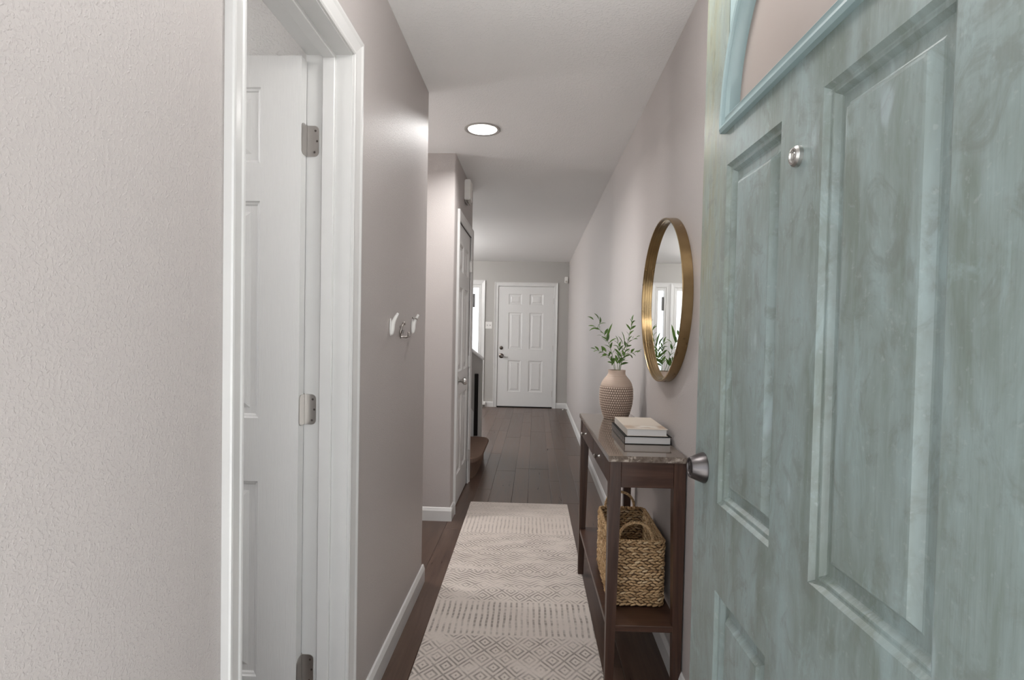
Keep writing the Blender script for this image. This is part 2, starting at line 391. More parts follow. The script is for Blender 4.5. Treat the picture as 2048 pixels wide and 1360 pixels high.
# baseboards
def base_x(bm, x, y0, y1, side):      # runs along Y on plane X=x, protruding to side (+1/-1)
    t = .013
    prism(bm, [(x, 0), (x + side * t, 0), (x + side * t, BH - .022), (x + side * t * .75, BH - .012), (x + side * t * .5, BH - .002), (x + side * t * .3, BH), (x, BH)], 1, y0, y1)
def base_y(bm, y, x0, x1, side):
    t = .013
    prism(bm, [(y, 0), (y + side * t, 0), (y + side * t, BH - .022), (y + side * t * .75, BH - .012), (y + side * t * .5, BH - .002), (y + side * t * .3, BH), (y, BH)], 0, x0, x1)
b = BM(); base_x(b, XL, .39, D1a - .057, 1); base_x(b, XL, D1b + .057, A1 + .013, 1); base_y(b, A1, -2.6, XL, 1)
struct('baseboard_left', b, M_trim, 'white baseboard at the foot of the near left wall', 'baseboard')
b = BM(); base_y(b, B0, -2.6, XL + .013, -1); base_x(b, XL, B0, D2a - .066, 1); base_x(b, XL, D2b + .066, B1 + .013, 1)
struct('baseboard_closet', b, M_trim, 'white baseboard wrapping the corner of the closet block', 'baseboard')
b = BM(); base_x(b, XR, .39, YF, -1); struct('baseboard_right', b, M_trim, 'long white baseboard under the right wall behind the console', 'baseboard')
b = BM(); base_y(b, YF, .355, XR, -1); base_y(b, YF, -.83, -.695, -1); struct('baseboard_far', b, M_trim, 'short white baseboards either side of the far door', 'baseboard')

# casing : U-shaped moulding around an opening
CASP = [(0, 0), (0, .007), (.004, .010), (.010, .010), (.014, .008), (.042, .013), (.050, .017), (.056, .017), (.058, .014), (.058, 0)]
def casing(bm, a0, a1, h, f, sc_=1.0, ts=1.0):
    b = bmesh.new(); rows = []
    for wv, t in CASP:
        wv *= sc_; t *= ts
        rows.append([b.verts.new(f(*p)) for p in ((a0 - wv, 0, t), (a0 - wv, h + wv, t), (a1 + wv, h + wv, t), (a1 + wv, 0, t))])
    for A, B in zip(rows, rows[1:]):
        for k in range(3): b.faces.new((A[k], A[k + 1], B[k + 1], B[k]))
    for k in (0, 3): b.faces.new([r[k] for r in rows])
    for k in range(3): b.faces.new((rows[0][k], rows[0][k + 1], rows[-1][k + 1], rows[-1][k]))
    bmesh.ops.recalc_face_normals(b, faces=b.faces); merge(bm, b)
# trim_1 : casing and jamb of the near left doorway
b = BM(); casing(b, D1a, D1b, D1h, lambda a, z, t: (XL + t, a, z)); casing(b, D1a, D1b, D1h, lambda a, z, t: (XL - .128 - t, a, z))
t1 = struct('trim_1', b, M_trim, 'white moulded casing around the near left doorway', 'door casing')
b = BM(); j = .0
box(b, XL - .131, XL + .001, D1b - .003, D1b + .02, 0, D1h); box(b, XL - .131, XL + .001, D1a - .02, D1a + .003, 0, D1h); box(b, XL - .131, XL + .001, D1a, D1b, D1h - .003, D1h + .02)
obj('jamb', b, M_trim, t1)
b = BM(); sx0, sx1 = XL - .082, XL - .046
box(b, sx0, sx1, D1b - .015, D1b + .004, 0, D1h + .004, .002); box(b, sx0, sx1, D1a - .004, D1a + .015, 0, D1h + .004, .002); box(b, sx0 + .0004, sx1 - .0004, D1a - .004, D1b + .004, D1h - .0155, D1h + .004, .002)
obj('door_stop', b, M_trim, t1)
# trim_2 : closet casing
b = BM(); casing(b, D2a, D2b, D2h, lambda a, z, t: (XL + t, a, z), 1.15)
t2 = struct('trim_2', b, M_trim, 'white casing around the closet door in the left wall', 'door casing')
b = BM(); box(b, XL - .12, XL, D2b, D2b + .003, 0, D2h); box(b, XL - .12, XL, D2a - .003, D2a, 0, D2h); box(b, XL - .12, XL, D2a, D2b, D2h, D2h + .003); obj('jamb', b, M_trim, t2)
b = BM(); box(b, XL - .055, XL - .041, D2a, D2a + .02, 0, D2h); box(b, XL - .055, XL - .041, D2b - .02, D2b, 0, D2h); box(b, XL - .055, XL - .041, D2a, D2b, D2h - .02, D2h); obj('door_stop', b, M_trim, t2)
# trim_3 : far door casing
b = BM(); casing(b, -.634, .297, 2.032, lambda a, z, t: (a, YF - t, z), 1.08)
t3 = struct('trim_3', b, M_trim, 'white casing framing the closed door at the hall end', 'door casing')
b = BM(); box(b, -.64, -.631, YF - .002, YF + .12, 0, 2.03); box(b, .294, .303, YF - .002, YF + .12, 0, 2.03); box(b, -.64, .303, YF - .002, YF + .12, 2.026, 2.036); obj('jamb', b, M_trim, t3)
b = BM(); box(b, -.631, .294, YF - .02, YF + .12, 0, .014, .003); obj('threshold', b, M_dark, t3)
b = BM(); box(b, -.640, -.615, YF + .048, YF + .062, .01, 2.03); box(b, .278, .303, YF + .048, YF + .062, .01, 2.03); box(b, -.64, .303, YF + .048, YF + .062, 2.008, 2.03); obj('door_stop', b, M_trim, t3)
# front doorway frame (out of frame, behind the camera's edges)
b = BM(); box(b, -.52, -.50, .25, .39, 0, 2.09); box(b, .405, .425, .25, .36, 0, 2.09); box(b, -.50, .405, .25, .36, 2.07, 2.09)
struct('trim_4', b, M_trim, 'white frame of the entrance opening at the near end', 'door frame')
b = BM(); box(b, -.50, .405, .25, .40, -.012, .012, .003); struct('trim_5', b, M_bronze, 'metal threshold of the entrance opening', 'threshold')

# ------------------------------------------------------------------ doors
PROF = [(0, 0), (.004, .004), (.010, .0055), (.014, .009), (.034, .009), (.050, .003), (.054, .0025)]
def panelled(width, z0, z1, th, rects, f, leaf_name, label, mat, prof=PROF, holes=(), parent=None, cat='door', name='door', loc=(0, 0, 0), rz=0):
    """f(a, z, t): a along the width, t 0 at the visible face .. th at the back."""
    root = thing(name, label, cat, loc, rz, kind='structure')
    xs = sorted({0, width} | {r[k] for r in list(rects) + list(holes) for k in (0, 1)}); zs = sorted({z0, z1} | {r[k] for r in list(rects) + list(holes) for k in (2, 3)})
    allr = list(rects) + list(holes)
    def inside(x, z): return any(r[0] < x < r[1] and r[2] < z < r[3] for r in allr)
    b = bmesh.new()
    for i in range(len(xs) - 1):
        for k in range(len(zs) - 1):
            if inside((xs[i] + xs[i + 1]) / 2, (zs[k] + zs[k + 1]) / 2): continue
            for t in (0, th):
                b.faces.new([b.verts.new(f(x, z, t)) for x, z in ((xs[i], zs[k]), (xs[i + 1], zs[k]), (xs[i + 1], zs[k + 1]), (xs[i], zs[k + 1]))])
    def rim(x0, x1, q0, q1):
        c = [(x0, q0), (x1, q0), (x1, q1), (x0, q1)]
        for k in range(4):
            p, q = c[k], c[(k + 1) % 4]
            b.faces.new([b.verts.new(f(*p, 0)), b.verts.new(f(*q, 0)), b.verts.new(f(*q, th)), b.verts.new(f(*p, th))])
    rim(0, width, z0, z1)
    for r in holes: rim(*r)
    bmesh.ops.remove_doubles(b, verts=b.verts, dist=1e-5)
    obj(leaf_name, b, mat, root)
    for (x0, x1, q0, q1) in rects:
        b = bmesh.new(); ms = min(1.0, (x1 - x0) / .15)
        for side in (0, 1):
            loops = []
            for ins, dep in prof:
                ins *= ms; t = dep if side == 0 else th - dep
                loops.append([b.verts.new(f(x, z, t)) for x, z in ((x0 + ins, q0 + ins), (x1 - ins, q0 + ins), (x1 - ins, q1 - ins), (x0 + ins, q1 - ins))])
            for A, B in zip(loops, loops[1:]):
                for k in range(4): b.faces.new((A[k], A[(k + 1) % 4], B[(k + 1) % 4], B[k]))
            b.faces.new(loops[-1])
        obj('panel', b, mat, root)
    return root
def six(width, st, mu, rows):
    pw = (width - 2 * st - mu) / 2; out = []
    for q0, q1 in rows:
        out.append((st, st + pw, q0, q1)); out.append((st + pw + mu, width - st, q0, q1))
    return out
# door_1: open leaf, perpendicular to the hall, hinged on the far jamb
HX = -.679
d1 = panelled(.585, .02, 2.047, .035, six(.585, .118, .09, [(.25, .826), (1.010, 1.635), (1.742, 1.958)]),
              lambda a, z, t: (HX - a, 1.554 + t, z), 'leaf', 'white six-panel door standing open into the left side room', M_doorw, name='door_1', loc=(HX, 1.59, 0))
def hinge(parent, zc):
    hh = .089
    def plate(y_or_x, mapf):
        bm = bmesh.new(); W_ = .034; r = .014; pts = [(0, -hh / 2), (W_ - r, -hh / 2)]
        for k in range(1, 6): pts.append((W_ - r + r * math.sin(k * PI / 12), -hh / 2 + r - r * math.cos(k * PI / 12)))
        pts.append((W_, -hh / 2 + r)); pts.append((W_, hh / 2 - r))
        for k in range(1, 6): pts.append((W_ - r + r * math.cos(k * PI / 12), hh / 2 - r + r * math.sin(k * PI / 12)))
        pts += [(W_ - r, hh / 2), (0, hh / 2)]
        A = [bm.verts.new(mapf(a, z, 0)) for a, z in pts]; B = [bm.verts.new(mapf(a, z, .0025)) for a, z in pts]
        bm.faces.new(A); bm.faces.new(B)
        for k in range(len(pts)): bm.faces.new((A[k], A[(k + 1) % len(pts)], B[(k + 1) % len(pts)], B[k]))
        return bm
    px, py = -.682, 1.5935
    bm = BM()
    merge(bm, plate(0, lambda a, z, t: (px + .006 + a, D1b - .003 - t, zc + z)))
    merge(bm, plate(0, lambda a, z, t: (HX + t, py - .004 - a, zc + z)))
    for k in range(5):
        z0 = zc - hh / 2 + k * hh / 5
        lathe(bm, [(0, z0 + .0006), (.006, z0 + .0006), (.006, z0 + hh / 5 - .0006), (0, z0 + hh / 5 - .0006)], 14, Matrix.Translation((px, py - .002, 0)))
    lathe(bm, [(0, zc + hh / 2), (.005, zc + hh / 2), (.0055, zc + hh / 2 + .002), (0, zc + hh / 2 + .004)], 12, Matrix.Translation((px, py - .002, 0)))
    h = obj('hinge', bm, M_hinge, parent, 30)
    for dx, dz in ((.024, .030), (.029, 0), (.022, -.032)):
        s = BM(); lathe(s, [(0, 0), (.0034, 0), (.003, .0008), (0, .0004)], 10, Matrix.Translation((px + .006 + dx, D1b - .0056, zc + dz)) @ Matrix.Rotation(PI / 2, 4, 'X'))
        obj('screw', s, M_screw, h)
for zc in (1.818, 1.034, .256): hinge(d1, zc)
def knob(parent, c, axis, mat, r=.026, rose=.032, out=.055, sign=1):
    """turned door knob, axis = 'x' or 'y' direction sign"""
    R = Matrix.Rotation(PI / 2 * sign, 4, 'Y') if axis == 'x' else Matrix.Rotation(-PI / 2 * sign, 4, 'X')
    bm = BM(); lathe(bm, [(0, 0), (rose, 0), (rose, .004), (rose * .8, .009), (.011, .012), (.010, out * .5), (.016, out * .62), (r, out * .8), (r, out * .95), (r * .8, out * 1.15), (0, out * 1.2)], 28, Matrix.Translation(c) @ R)
    return obj('knob', bm, mat, parent, 50)
knob(d1, (HX - .53, 1.554, .93), 'y', M_nickel, sign=-1)
# door_2: closet door, closed
ROWS = [(.225, .80), (.975, 1.59), (1.70, 1.90)]
d2 = panelled(D2b - D2a - .003, .012, D2h - .004, .035, six(D2b - D2a - .003, .11, .09, ROWS),
              lambda a, z, t: (XL - .004 - t, D2a + .0015 + a, z), 'leaf', 'white six-panel closet door, closed, in the left wall', M_doorw, name='door_2', loc=(XL, D2a, 0))
knob(d2, (XL - .004, D2a + .07, .915), 'x', M_nickel, .027, .033, .06)
for zc in (1.80, 1.02, .24):
    bm = BM()
    lathe(bm, [(0, zc - .045), (.006, zc - .045), (.006, zc + .045), (0, zc + .045)], 14, Matrix.Translation((XL + .012, D2b - .001, 0)))
    box(bm, XL - .003, XL + .010, D2b - .008, D2b + .005, zc - .045, zc + .045)
    obj('hinge', bm, M_hinge, d2, 30)
# door_3: far door
d3 = panelled(.921, .018, 2.022, .04, [(.172, .388, .262, .786), (.520, .752, .262, .786), (.172, .400, .975, 1.590), (.520, .748, .975, 1.590), (.170, .388, 1.72, 1.90), (.520, .745, 1.72, 1.90)],
              lambda a, z, t: (-.629 + a, YF + .006 + t, z), 'leaf', 'white six-panel door with lever handle closing the hall end', M_doorw, name='door_3', loc=(-.629, YF, 0),
              prof=[(0, 0), (.006, .004), (.012, .008), (.034, .008), (.050, .002), (.054, .002)])
bm = BM(); lathe(bm, [(0, 0), (.030, 0), (.030, .006), (.026, .012), (.018, .018), (0, .018)], 28, Matrix.Translation((-.570, YF + .006, .995)) @ Matrix.Rotation(PI / 2, 4, 'X')); obj('deadbolt', bm, M_bronze, d3, 40)
bm = BM(); lathe(bm, [(0, 0), (.041, 0), (.041, .006), (.034, .012), (.016, .014), (.014, .045), (0, .045)], 28, Matrix.Translation((-.568, YF + .006, .862)) @ Matrix.Rotation(PI / 2, 4, 'X')); ls = obj('lever_rose', bm, M_bronze, d3, 40)
bm = BM(); tube(bm, [(-.568, YF - .042, .862), (-.55, YF - .046, .860), (-.51, YF - .048, .848), (-.475, YF - .048, .842), (-.452, YF - .044, .846)], [.010, .009, .008, .007, .005], 12, flat=.7); obj('lever', bm, M_nickel, d3, 50)
for zc in (1.79, 1.0, .24):
    bm = BM(); lathe(bm, [(0, zc - .05), (.007, zc - .05), (.007, zc + .05), (0, zc + .05)], 12, Matrix.Translation((.294, YF - .001, 0))); obj('hinge', bm, M_hinge, d3, 30)

# door_4: the teal entrance door, swung open on the right
SD = .96; ang = math.radians(1.65)
P0 = Vector((.3747, 1.2799, 0)); dvec = Vector((math.sin(ang), -math.cos(ang), 0)); nvec = Vector((math.cos(ang), math.sin(ang), 0))
DW = .877
def zz(z): return H + (z - H) * SD
def F4(a, z, t): return tuple(P0 + dvec * a + nvec * t + Vector((0, 0, z)))
q = lambda s: s * SD
rect4 = [(q(.150), q(.392), zz(.918), zz(1.634)), (q(.519), q(.761), zz(.918), zz(1.634)), (q(.150), q(.392), zz(.17), zz(.731)), (q(.519), q(.761), zz(.17), zz(.731))]
LZ = zz(1.705); LX0, LX1 = q(.131), q(.780); LTOP = 2.036
PROF4 = [(0, 0), (.0008, .001), (.0055, .0072), (.0075, .0078), (.0105, .0078), (.0125, .0085), (.0180, .0158), (.0205, .0168), (.034, .0168), (.0365, .0160), (.0455, .0055), (.049, .005)]
d4 = panelled(DW, .02, 2.06, .044, rect4, F4, 'leaf', 'weathered teal panelled entrance door swung open on the right', M_teal, prof=PROF4, holes=[(LX0 + .01, LX1 - .01, LZ + .012, LTOP - .01)], name='door_4', loc=tuple(P0), rz=0)
# paint uses object coords: rebuild children so that local Y = distance from the latch edge
M4 = Matrix((( *nvec,), (*dvec,), (0, 0, 1))).transposed().to_4x4(); M4.translation = P0
_inv = M4.inverted() @ MATS[d4.name]
for ch in list(d4.children): ch.data.transform(_inv); ch.data.flip_normals() if M4.determinant() < 0 else None
d4.matrix_world = Matrix.Translation(P0)
e4 = M4.to_3x3()
# M4 is left-handed if determinant < 0, so keep children at an explicit local matrix instead of rotating the empty
for ch in d4.children: ch.matrix_local = Matrix.Translation(P0).inverted() @ M4
def sub4(name, bm, mat, parent=d4, smooth=False):
    o = obj(name, bm, mat, d4, smooth); return o
# fan lite: surround fill, arched moulding, pane
cx = (LX0 + LX1) / 2; ra = (LX1 - LX0) / 2; rb = LTOP - LZ
def arch(ins, n=40):
    """points of the arch boundary moved inwards by ins"""
    pts = []
    for k in range(n + 1):
        th = PI * k / n; c, s = math.cos(th), math.sin(th); e = 1.0
        pts.append((cx - (ra - ins) * math.copysign(abs(c) ** e, c), LZ + ins + (rb - 2 * ins) * abs(s) ** e))
    return pts
bm = bmesh.new()
ap = arch(.012); hx0, hx1, hz0, hz1 = LX0 + .01, LX1 - .01, LZ + .012, LTOP - .01
for t in (0.0, .044):
    for k in range(len(ap) - 1):
        (xa, za), (xb, zb) = ap[k], ap[k + 1]
        bm.faces.new([bm.verts.new(F4(x, z, t)) for x, z in ((xa, za), (xb, zb), (xb, hz1 + .001), (xa, hz1 + .001))])
sub4('lite_surround', bm, M_tealtrim)
def ring(profile):
    bm = bmesh.new(); rows = [[bm.verts.new(F4(x, z, t)) for x, z in arch(i)] for i, t in profile]
    n = len(rows[0])
    for A, B in zip(rows, rows[1:]):
        for k in range(n): bm.faces.new((A[k], A[(k + 1) % n], B[(k + 1) % n], B[k]))
    return bm
sub4('lite_moulding', ring([(0, .001), (0, -.010), (.006, -.014), (.012, -.012), (.015, -.006), (.019, -.006), (.024, -.009), (.031, -.003), (.034, .012), (.034, .03)]), M_tealtrim, smooth=35)
sub4('lite_moulding', ring([(0, .043), (0, .054), (.012, .056), (.031, .047), (.034, .03)]), M_trim, smooth=35)
bm = bmesh.new(); vs = [bm.verts.new(F4(x, z, .016)) for x, z in arch(.0335)]; vb = [bm.verts.new(F4(x, z, .022)) for x, z in arch(.0335)]
bm.faces.new(vs); bm.faces.new(vb); [bm.faces.new((vs[k], vs[(k + 1) % len(vs)], vb[(k + 1) % len(vs)], vb[k])) for k in range(len(vs))]
sub4('pane', bm, M_frost)
# hardware on the teal door
R4 = Matrix(((*(-nvec),), (*dvec,), (0, 0, 1))).transposed()
def at4(a, z, t=0.0):     # local +Z axis points out of the visible face
    zax = -nvec; xax = dvec; yax = zax.cross(xax)
    M = Matrix((xax, yax, zax)).transposed().to_4x4(); M.translation = Vector(F4(a, z, t)); return M
bm = BM(); lathe(bm, [(0, 0), (.0335, 0), (.0335, .004), (.0225, .030), (.0215, .0315), (.0185, .0315), (.018, .029), (0, .029)], 48, at4(.058, zz(.972)))
dbolt = sub4('deadbolt', bm, M_pewter, smooth=30)
bm = BM(); lathe(bm, [(0, .029), (.0125, .029), (.0125, .0305), (.011, .0312), (0, .0312)], 28, at4(.058, zz(.972))); kc = obj('key_cylinder', bm, M_pewter, d4, 30)
bm = BM(); b2 = bmesh.new(); bmesh.ops.create_cube(b2, size=1); b2.transform(at4(.058, zz(.972)) @ Matrix.Translation((0, 0, .0314)) @ Matrix.Diagonal((.0018, .0085, .0006, 1))); merge(bm, b2); obj('keyhole', bm, M_dark, d4)
bm = BM(); lathe(bm, [(0, 0), (.0155, 0), (.0155, .006), (.0125, .0095), (.0095, .010), (.0085, .0075), (.006, .0075), (.005, .0085), (0, .009)], 32, at4(q(.452), zz(1.557)))
sub4('peephole', bm, M_nickel, smooth=30)
# lever handle set below is outside the frame but belongs to the lock side: interior thumb-turn only
bm = BM(); lathe(bm, [(0, 0), (.03, 0), (.03, .006), (.02, .012), (0, .012)], 24, at4(.058, zz(.972), .044) @ Matrix.Rotation(PI, 4, 'X')); sub4('thumb_turn', bm, M_nickel, smooth=30)
for zc in (1.85, 1.05, .25):
    bm = BM(); lathe(bm, [(0, zc - .05), (.007, zc - .05), (.007, zc + .05), (0, zc + .05)], 12, Matrix.Translation(Vector(F4(DW + .004, 0, .050)))); obj('hinge', bm, M_hinge, d4, 30)

# ------------------------------------------------------------------ far windows (glazed openings) and the room beyond
def glazed(name, x0, x1, label, left_to_floor=True):
    root = thing(name, label, 'window', (x0, YF, 0), kind='structure')
    bm = BM(); casing(bm, x0 - .03, x1 + .03, 2.045, lambda a, z, t: (a, YF - t, z), 1.35, 1.1)
    obj('casing', bm, M_trim, root)
    bm = BM(); box(bm, x0 - .04, x0, YF - .004, YF + .10, 0, 2.04, .002); box(bm, x1, x1 + .04, YF - .004, YF + .10, 0, 2.04, .002); box(bm, x0, x1, YF - .004, YF + .10, 1.995, 2.04, .002); box(bm, x0, x1, YF + .0, YF + .10, 0, .10, .002)
    obj('frame', bm, M_trim, root)
    bm = BM(); box(bm, x0 - .002, x1 + .002, YF + .045, YF + .051, .09, 2.0); obj('pane', bm, M_glass, root)
    return root
win1 = glazed('window_1', -1.062, -.962, 'narrow bright glazed opening left of the far door')
glazed('window_2', -1.95, -1.27, 'bright glazed opening in the end wall, seen in the round mirror')
w3 = thing('added_window_3', 'wide window added to light the open room beyond the stairs, out of view', 'window', (-4.05, 7.1, .5), kind='structure')  # unseen opening, added to bring daylight into the far end
bm = BM(); box(bm, -4.08, -4.02, 5.6, 8.6, .5, .56); box(bm, -4.08, -4.02, 5.6, 8.6, 2.14, 2.2); box(bm, -4.08, -4.02, 5.6, 5.66, .5, 2.2); box(bm, -4.08, -4.02, 8.54, 8.6, .5, 2.2); box(bm, -4.08, -4.02, 7.07, 7.13, .5, 2.2); obj('frame', bm, M_trim, w3)
bm = BM(); box(bm, -4.053, -4.047, 5.64, 8.56, .54, 2.16); obj('pane', bm, M_glass, w3)
w4 = thing('added_window_4', 'window added to light the left side room, hidden by the wall', 'window', (-2.65, 1.07, .85), kind='structure')  # unseen opening, added to bring daylight onto the open white door
bm = BM(); box(bm, -2.68, -2.62, .45, 1.7, .85, .9); box(bm, -2.68, -2.62, .45, 1.7, 2.05, 2.1); box(bm, -2.68, -2.62, .45, .5, .85, 2.1); box(bm, -2.68, -2.62, 1.65, 1.7, .85, 2.1); obj('frame', bm, M_trim, w4)
bm = BM(); box(bm, -2.653, -2.647, .48, 1.68, .88, 2.08); obj('pane', bm, M_glass, w4)
portal((-.05, .24, 1.04), (PI / 2, 0, 0), .92, 2.06)
portal((-4.11, 7.1, 1.35), (0, -PI / 2, 0), 1.8, 3.0)
portal((-2.71, 1.07, 1.47), (0, -PI / 2, 0), 1.25, 1.3)
portal((-1.61, YF + .15, 1.0), (-PI / 2, 0, 0), .7, 2.0)
bm = BM(); box(bm, -1.060, -1.028, YF + .012, YF + .040, 1.668, 1.892, .004); box(bm, -1.070, -1.055, YF + .02, YF + .045, 1.70, 1.72); box(bm, -1.070, -1.055, YF + .02, YF + .045, 1.84, 1.86); obj('latch_bar', bm, plain('grey_latch', (.10, .095, .09), .4), win1)

# ------------------------------------------------------------------ staircase beyond the closet
st = thing('staircase', 'carpeted brown stair with rounded bottom step, turning up left past the closet', 'stairs', (-.6, 5.1, 0), kind='structure')
def step_outline(x0, x1, y0, y1, n=8, r=.12):
    pts = [(x0, y0), (x1 - r * .8, y0)]
    for k in range(1, n + 1):
        a = -PI / 2 + PI / 2 * k / n; pts.append((x1 - r * .8 + r * .8 * math.cos(a), y0 + r * 2.2 + r * 2.2 * math.sin(a)))
    for k in range(0, n + 1):
        a = PI / 2 * k / n; pts.append((x1 - r + r * math.cos(a), y1 - r + r * math.sin(a)))
    pts.append((x0, y1)); return pts
def step(x0, x1, y0, y1, z0, z1, first=False):
    bm = BM(); o = step_outline(x0, x1, y0, y1, r=.11 if first else .02)
    ins = lambda d: [(x if x <= x0 + .001 else x - d, min(max(y, y0 + (d if y < (y0 + y1) / 2 else 0)), y1 - (0 if y < (y0 + y1) / 2 else d))) for x, y in o]
    layers = [(z0, .050), (z1 - .050, .045), (z1 - .042, .006), (z1 - .025, 0), (z1 - .008, .002), (z1, .012)]
    b = bmesh.new(); rows = [[b.verts.new((x, y, z)) for x, y in ins(d)] for z, d in layers]
    for A, B in zip(rows, rows[1:]):
        for k in range(len(A)): b.faces.new((A[k], A[(k + 1) % len(A)], B[(k + 1) % len(A)], B[k]))
    b.faces.new(rows[0]); b.faces.new(rows[-1]); merge(bm, b)
    obj('step', bm, M_carpet, st, 40)
step(-1.0, -.448, B1 + .02, 5.60, 0, .19, True)
for k in range(1, 7): step(-.98 - .26 * k, -.70 - .26 * (k - 1) , B1 + .02, 5.63, .0, .19 * (k + 1))
# knee wall along the far side of the stair
bm = BM(); prism(bm, [(-.548, 0), (-.548, .985), (-2.2, 2.24), (-2.2, 0)], 1, 5.66, 5.78)
struct('wall_stair', bm, M_wall_grey, 'low grey stair wall with sloping top, beyond the closet', 'wall')
bm = BM(); sl = math.atan2(2.24 - .985, 2.2 - .548)
prism(bm, [(-.540, .970), (-.540, .990), (-2.2, 2.262), (-2.2, 2.242)], 1, 5.645, 5.795)
struct('trim_6', bm, M_trim, 'thin white cap along the sloping stair wall', 'trim')
bm = BM(); prism(bm, [(-.622, .17), (-.622, .43), (-.665, .485), (-1.95, 1.45), (-1.95, 1.15), (-.75, .17)], 1, 5.642, 5.66)
struct('trim_7', bm, plain('skirt_board_paint', (.60, .60, .59), .4), 'white skirt board climbing beside the stair', 'trim')
bm = BM(); box(bm, -.617, -.580, 5.630, 5.66, .19, .83, .003)
tag(obj('wooden_post', bm, M_dark), 'dark wooden upright standing against the stair wall', 'post')

# ------------------------------------------------------------------ small fittings
def onwall(name, label, cat, loc): return thing(name, label, cat, loc)
# recessed ceiling lamps
CL = ['lit recessed ceiling lamp above the hall, before the closet', 'recessed ceiling lamp in the side passage, hidden from view']
POW = [1.0, .6]
for (cx_, cy_), lab, pw in zip(CAN, CL, POW):
    t = thing('ceiling_lamp', lab, 'ceiling lamp', (cx_, cy_, CE), group='recessed ceiling lamps')
    bm = BM(); lathe(bm, [(.082, CE + .004), (.083, CE - .002), (.098, CE - .006), (.105, CE - .003), (.105, CE), (.090, CE + .0005)], 48, Matrix.Translation((cx_, cy_, 0))); obj('trim_ring', bm, plain('grey_trim_ring', (.38, .36, .34), .4) if lab == CL[0] else bpy.data.materials['grey_trim_ring'], t, 40)
    bm = BM(); lathe(bm, [(.083, CE - .001), (.080, CE + .02), (.070, CE + .085), (0, CE + .09)], 48, Matrix.Translation((cx_, cy_, 0))); obj('reflector', bm, M_white_plastic, t, 40)
    bm = BM(); lathe(bm, [(0, CE + .040), (.035, CE + .042), (.058, CE + .050), (.066, CE + .062), (0, CE + .07)], 40, Matrix.Translation((cx_, cy_, 0))); obj('bulb', bm, M_bulb, t, 60)
    l = bpy.data.lights.new('lamp_light', 'AREA'); l.shape = 'DISK'; l.size = .13; l.energy = CAN_W * pw; l.color = (1, .985, .97)
    o = bpy.data.objects.new('lamp_light', l); COL.objects.link(o); o.parent = t; o.location = (0, 0, .036)
def globe(x, y, z, strength, label):  # added fill source, built in the form of a hanging globe
    t = thing('fill_globe', label, 'ceiling lamp', (x, y, CE), group='added fill globes')
    bm = BM(); lathe(bm, [(0, CE - .001), (.07, CE - .001), (.07, CE - .015), (.012, CE - .022), (.012, z + .11), (.035, z + .10), (.035, z + .085), (0, z + .085)], 32, Matrix.Translation((x, y, 0))); obj('canopy', bm, M_nickel, t, 40)
    bm = BM(); lathe(bm, [(0, z + .10)] + [(.11 * math.sin(PI * k / 16), z + .11 * math.cos(PI * k / 16)) for k in range(3, 16)] + [(0, z - .11)], 32, Matrix.Translation((x, y, 0))); obj('glass_globe', bm, emit('fill_opal_glass_%d' % strength, (1, .985, .965), strength), t, True)
for g_ in FILL_GLOBES: globe(*g_)
# door chime
t = onwall('door_chime', 'white door chime box high on the closet wall', 'door chime', (XL, 4.15, 2.22))
bm = BM(); box(bm, XL, XL + .044, 4.08, 4.21, 2.245, 2.395, .005, 2); obj('cover', bm, M_white_plastic, t, 40)
bm = BM(); [box(bm, XL + .006 + k * .018, XL + .016 + k * .018, 4.09, 4.10 + .09, 2.225, 2.247, .002) for k in range(2)]; obj('chime_tube', bm, M_ring, t)
# switch plate
t = onwall('light_switch', 'white double switch plate left of the far door', 'light switch', (-.79, YF, 1.37))
bm = BM(); box(bm, -.846, -.732, YF - .006, YF, 1.312, 1.428, .003, 2); obj('plate', bm, M_white_plastic, t, 40)
for dx in (-.813, -.765): bm = BM(); box(bm, dx - .006, dx + .006, YF - .016, YF - .004, 1.358, 1.380, .002); obj('toggle', bm, plain('toggle_grey', (.45, .43, .41), .4), t)
t = onwall('motion_sensor', 'small cream sensor in the top right corner of the end wall', 'sensor', (.49, YF, 2.14))
bm = BM(); box(bm, .463, .521, YF - .04, YF, 2.09, 2.195, .008, 2); obj('housing', bm, M_white_plastic, t, 40)
bm = BM(); box(bm, .475, .509, YF - .044, YF - .038, 2.10, 2.13, .002); obj('lens', bm, plain('sensor_lens', (.5, .47, .42), .3), t)
t = onwall('sensor_box', 'tiny white box low on the casing beside the end wall', 'sensor', (-.86, YF, .06))
bm = BM(); box(bm, -.900, -.815, YF - .055, YF - .018, .035, .095, .004); obj('housing', bm, M_white_plastic, t)
bm = BM(); box(bm, -.845, -.815, YF - .062, YF - .055, .05, .08, .002); obj('clip', bm, M_white_plastic, t)
t = onwall('door_stop', 'tiny white tipped door stop on the right baseboard near the far end', 'door stop', (XR - .013, 8.75, .045))
bm = BM(); tube(bm, [(XR - .012, 8.75, .045), (XR - .075, 8.75, .045)], .005, 10); obj('spring', bm, M_ring, t, 40)
bm = BM(); tube(bm, [(XR - .072, 8.75, .045), (XR - .092, 8.75, .045)], .011, 12); obj('tip', bm, M_white_plastic, t, 40)
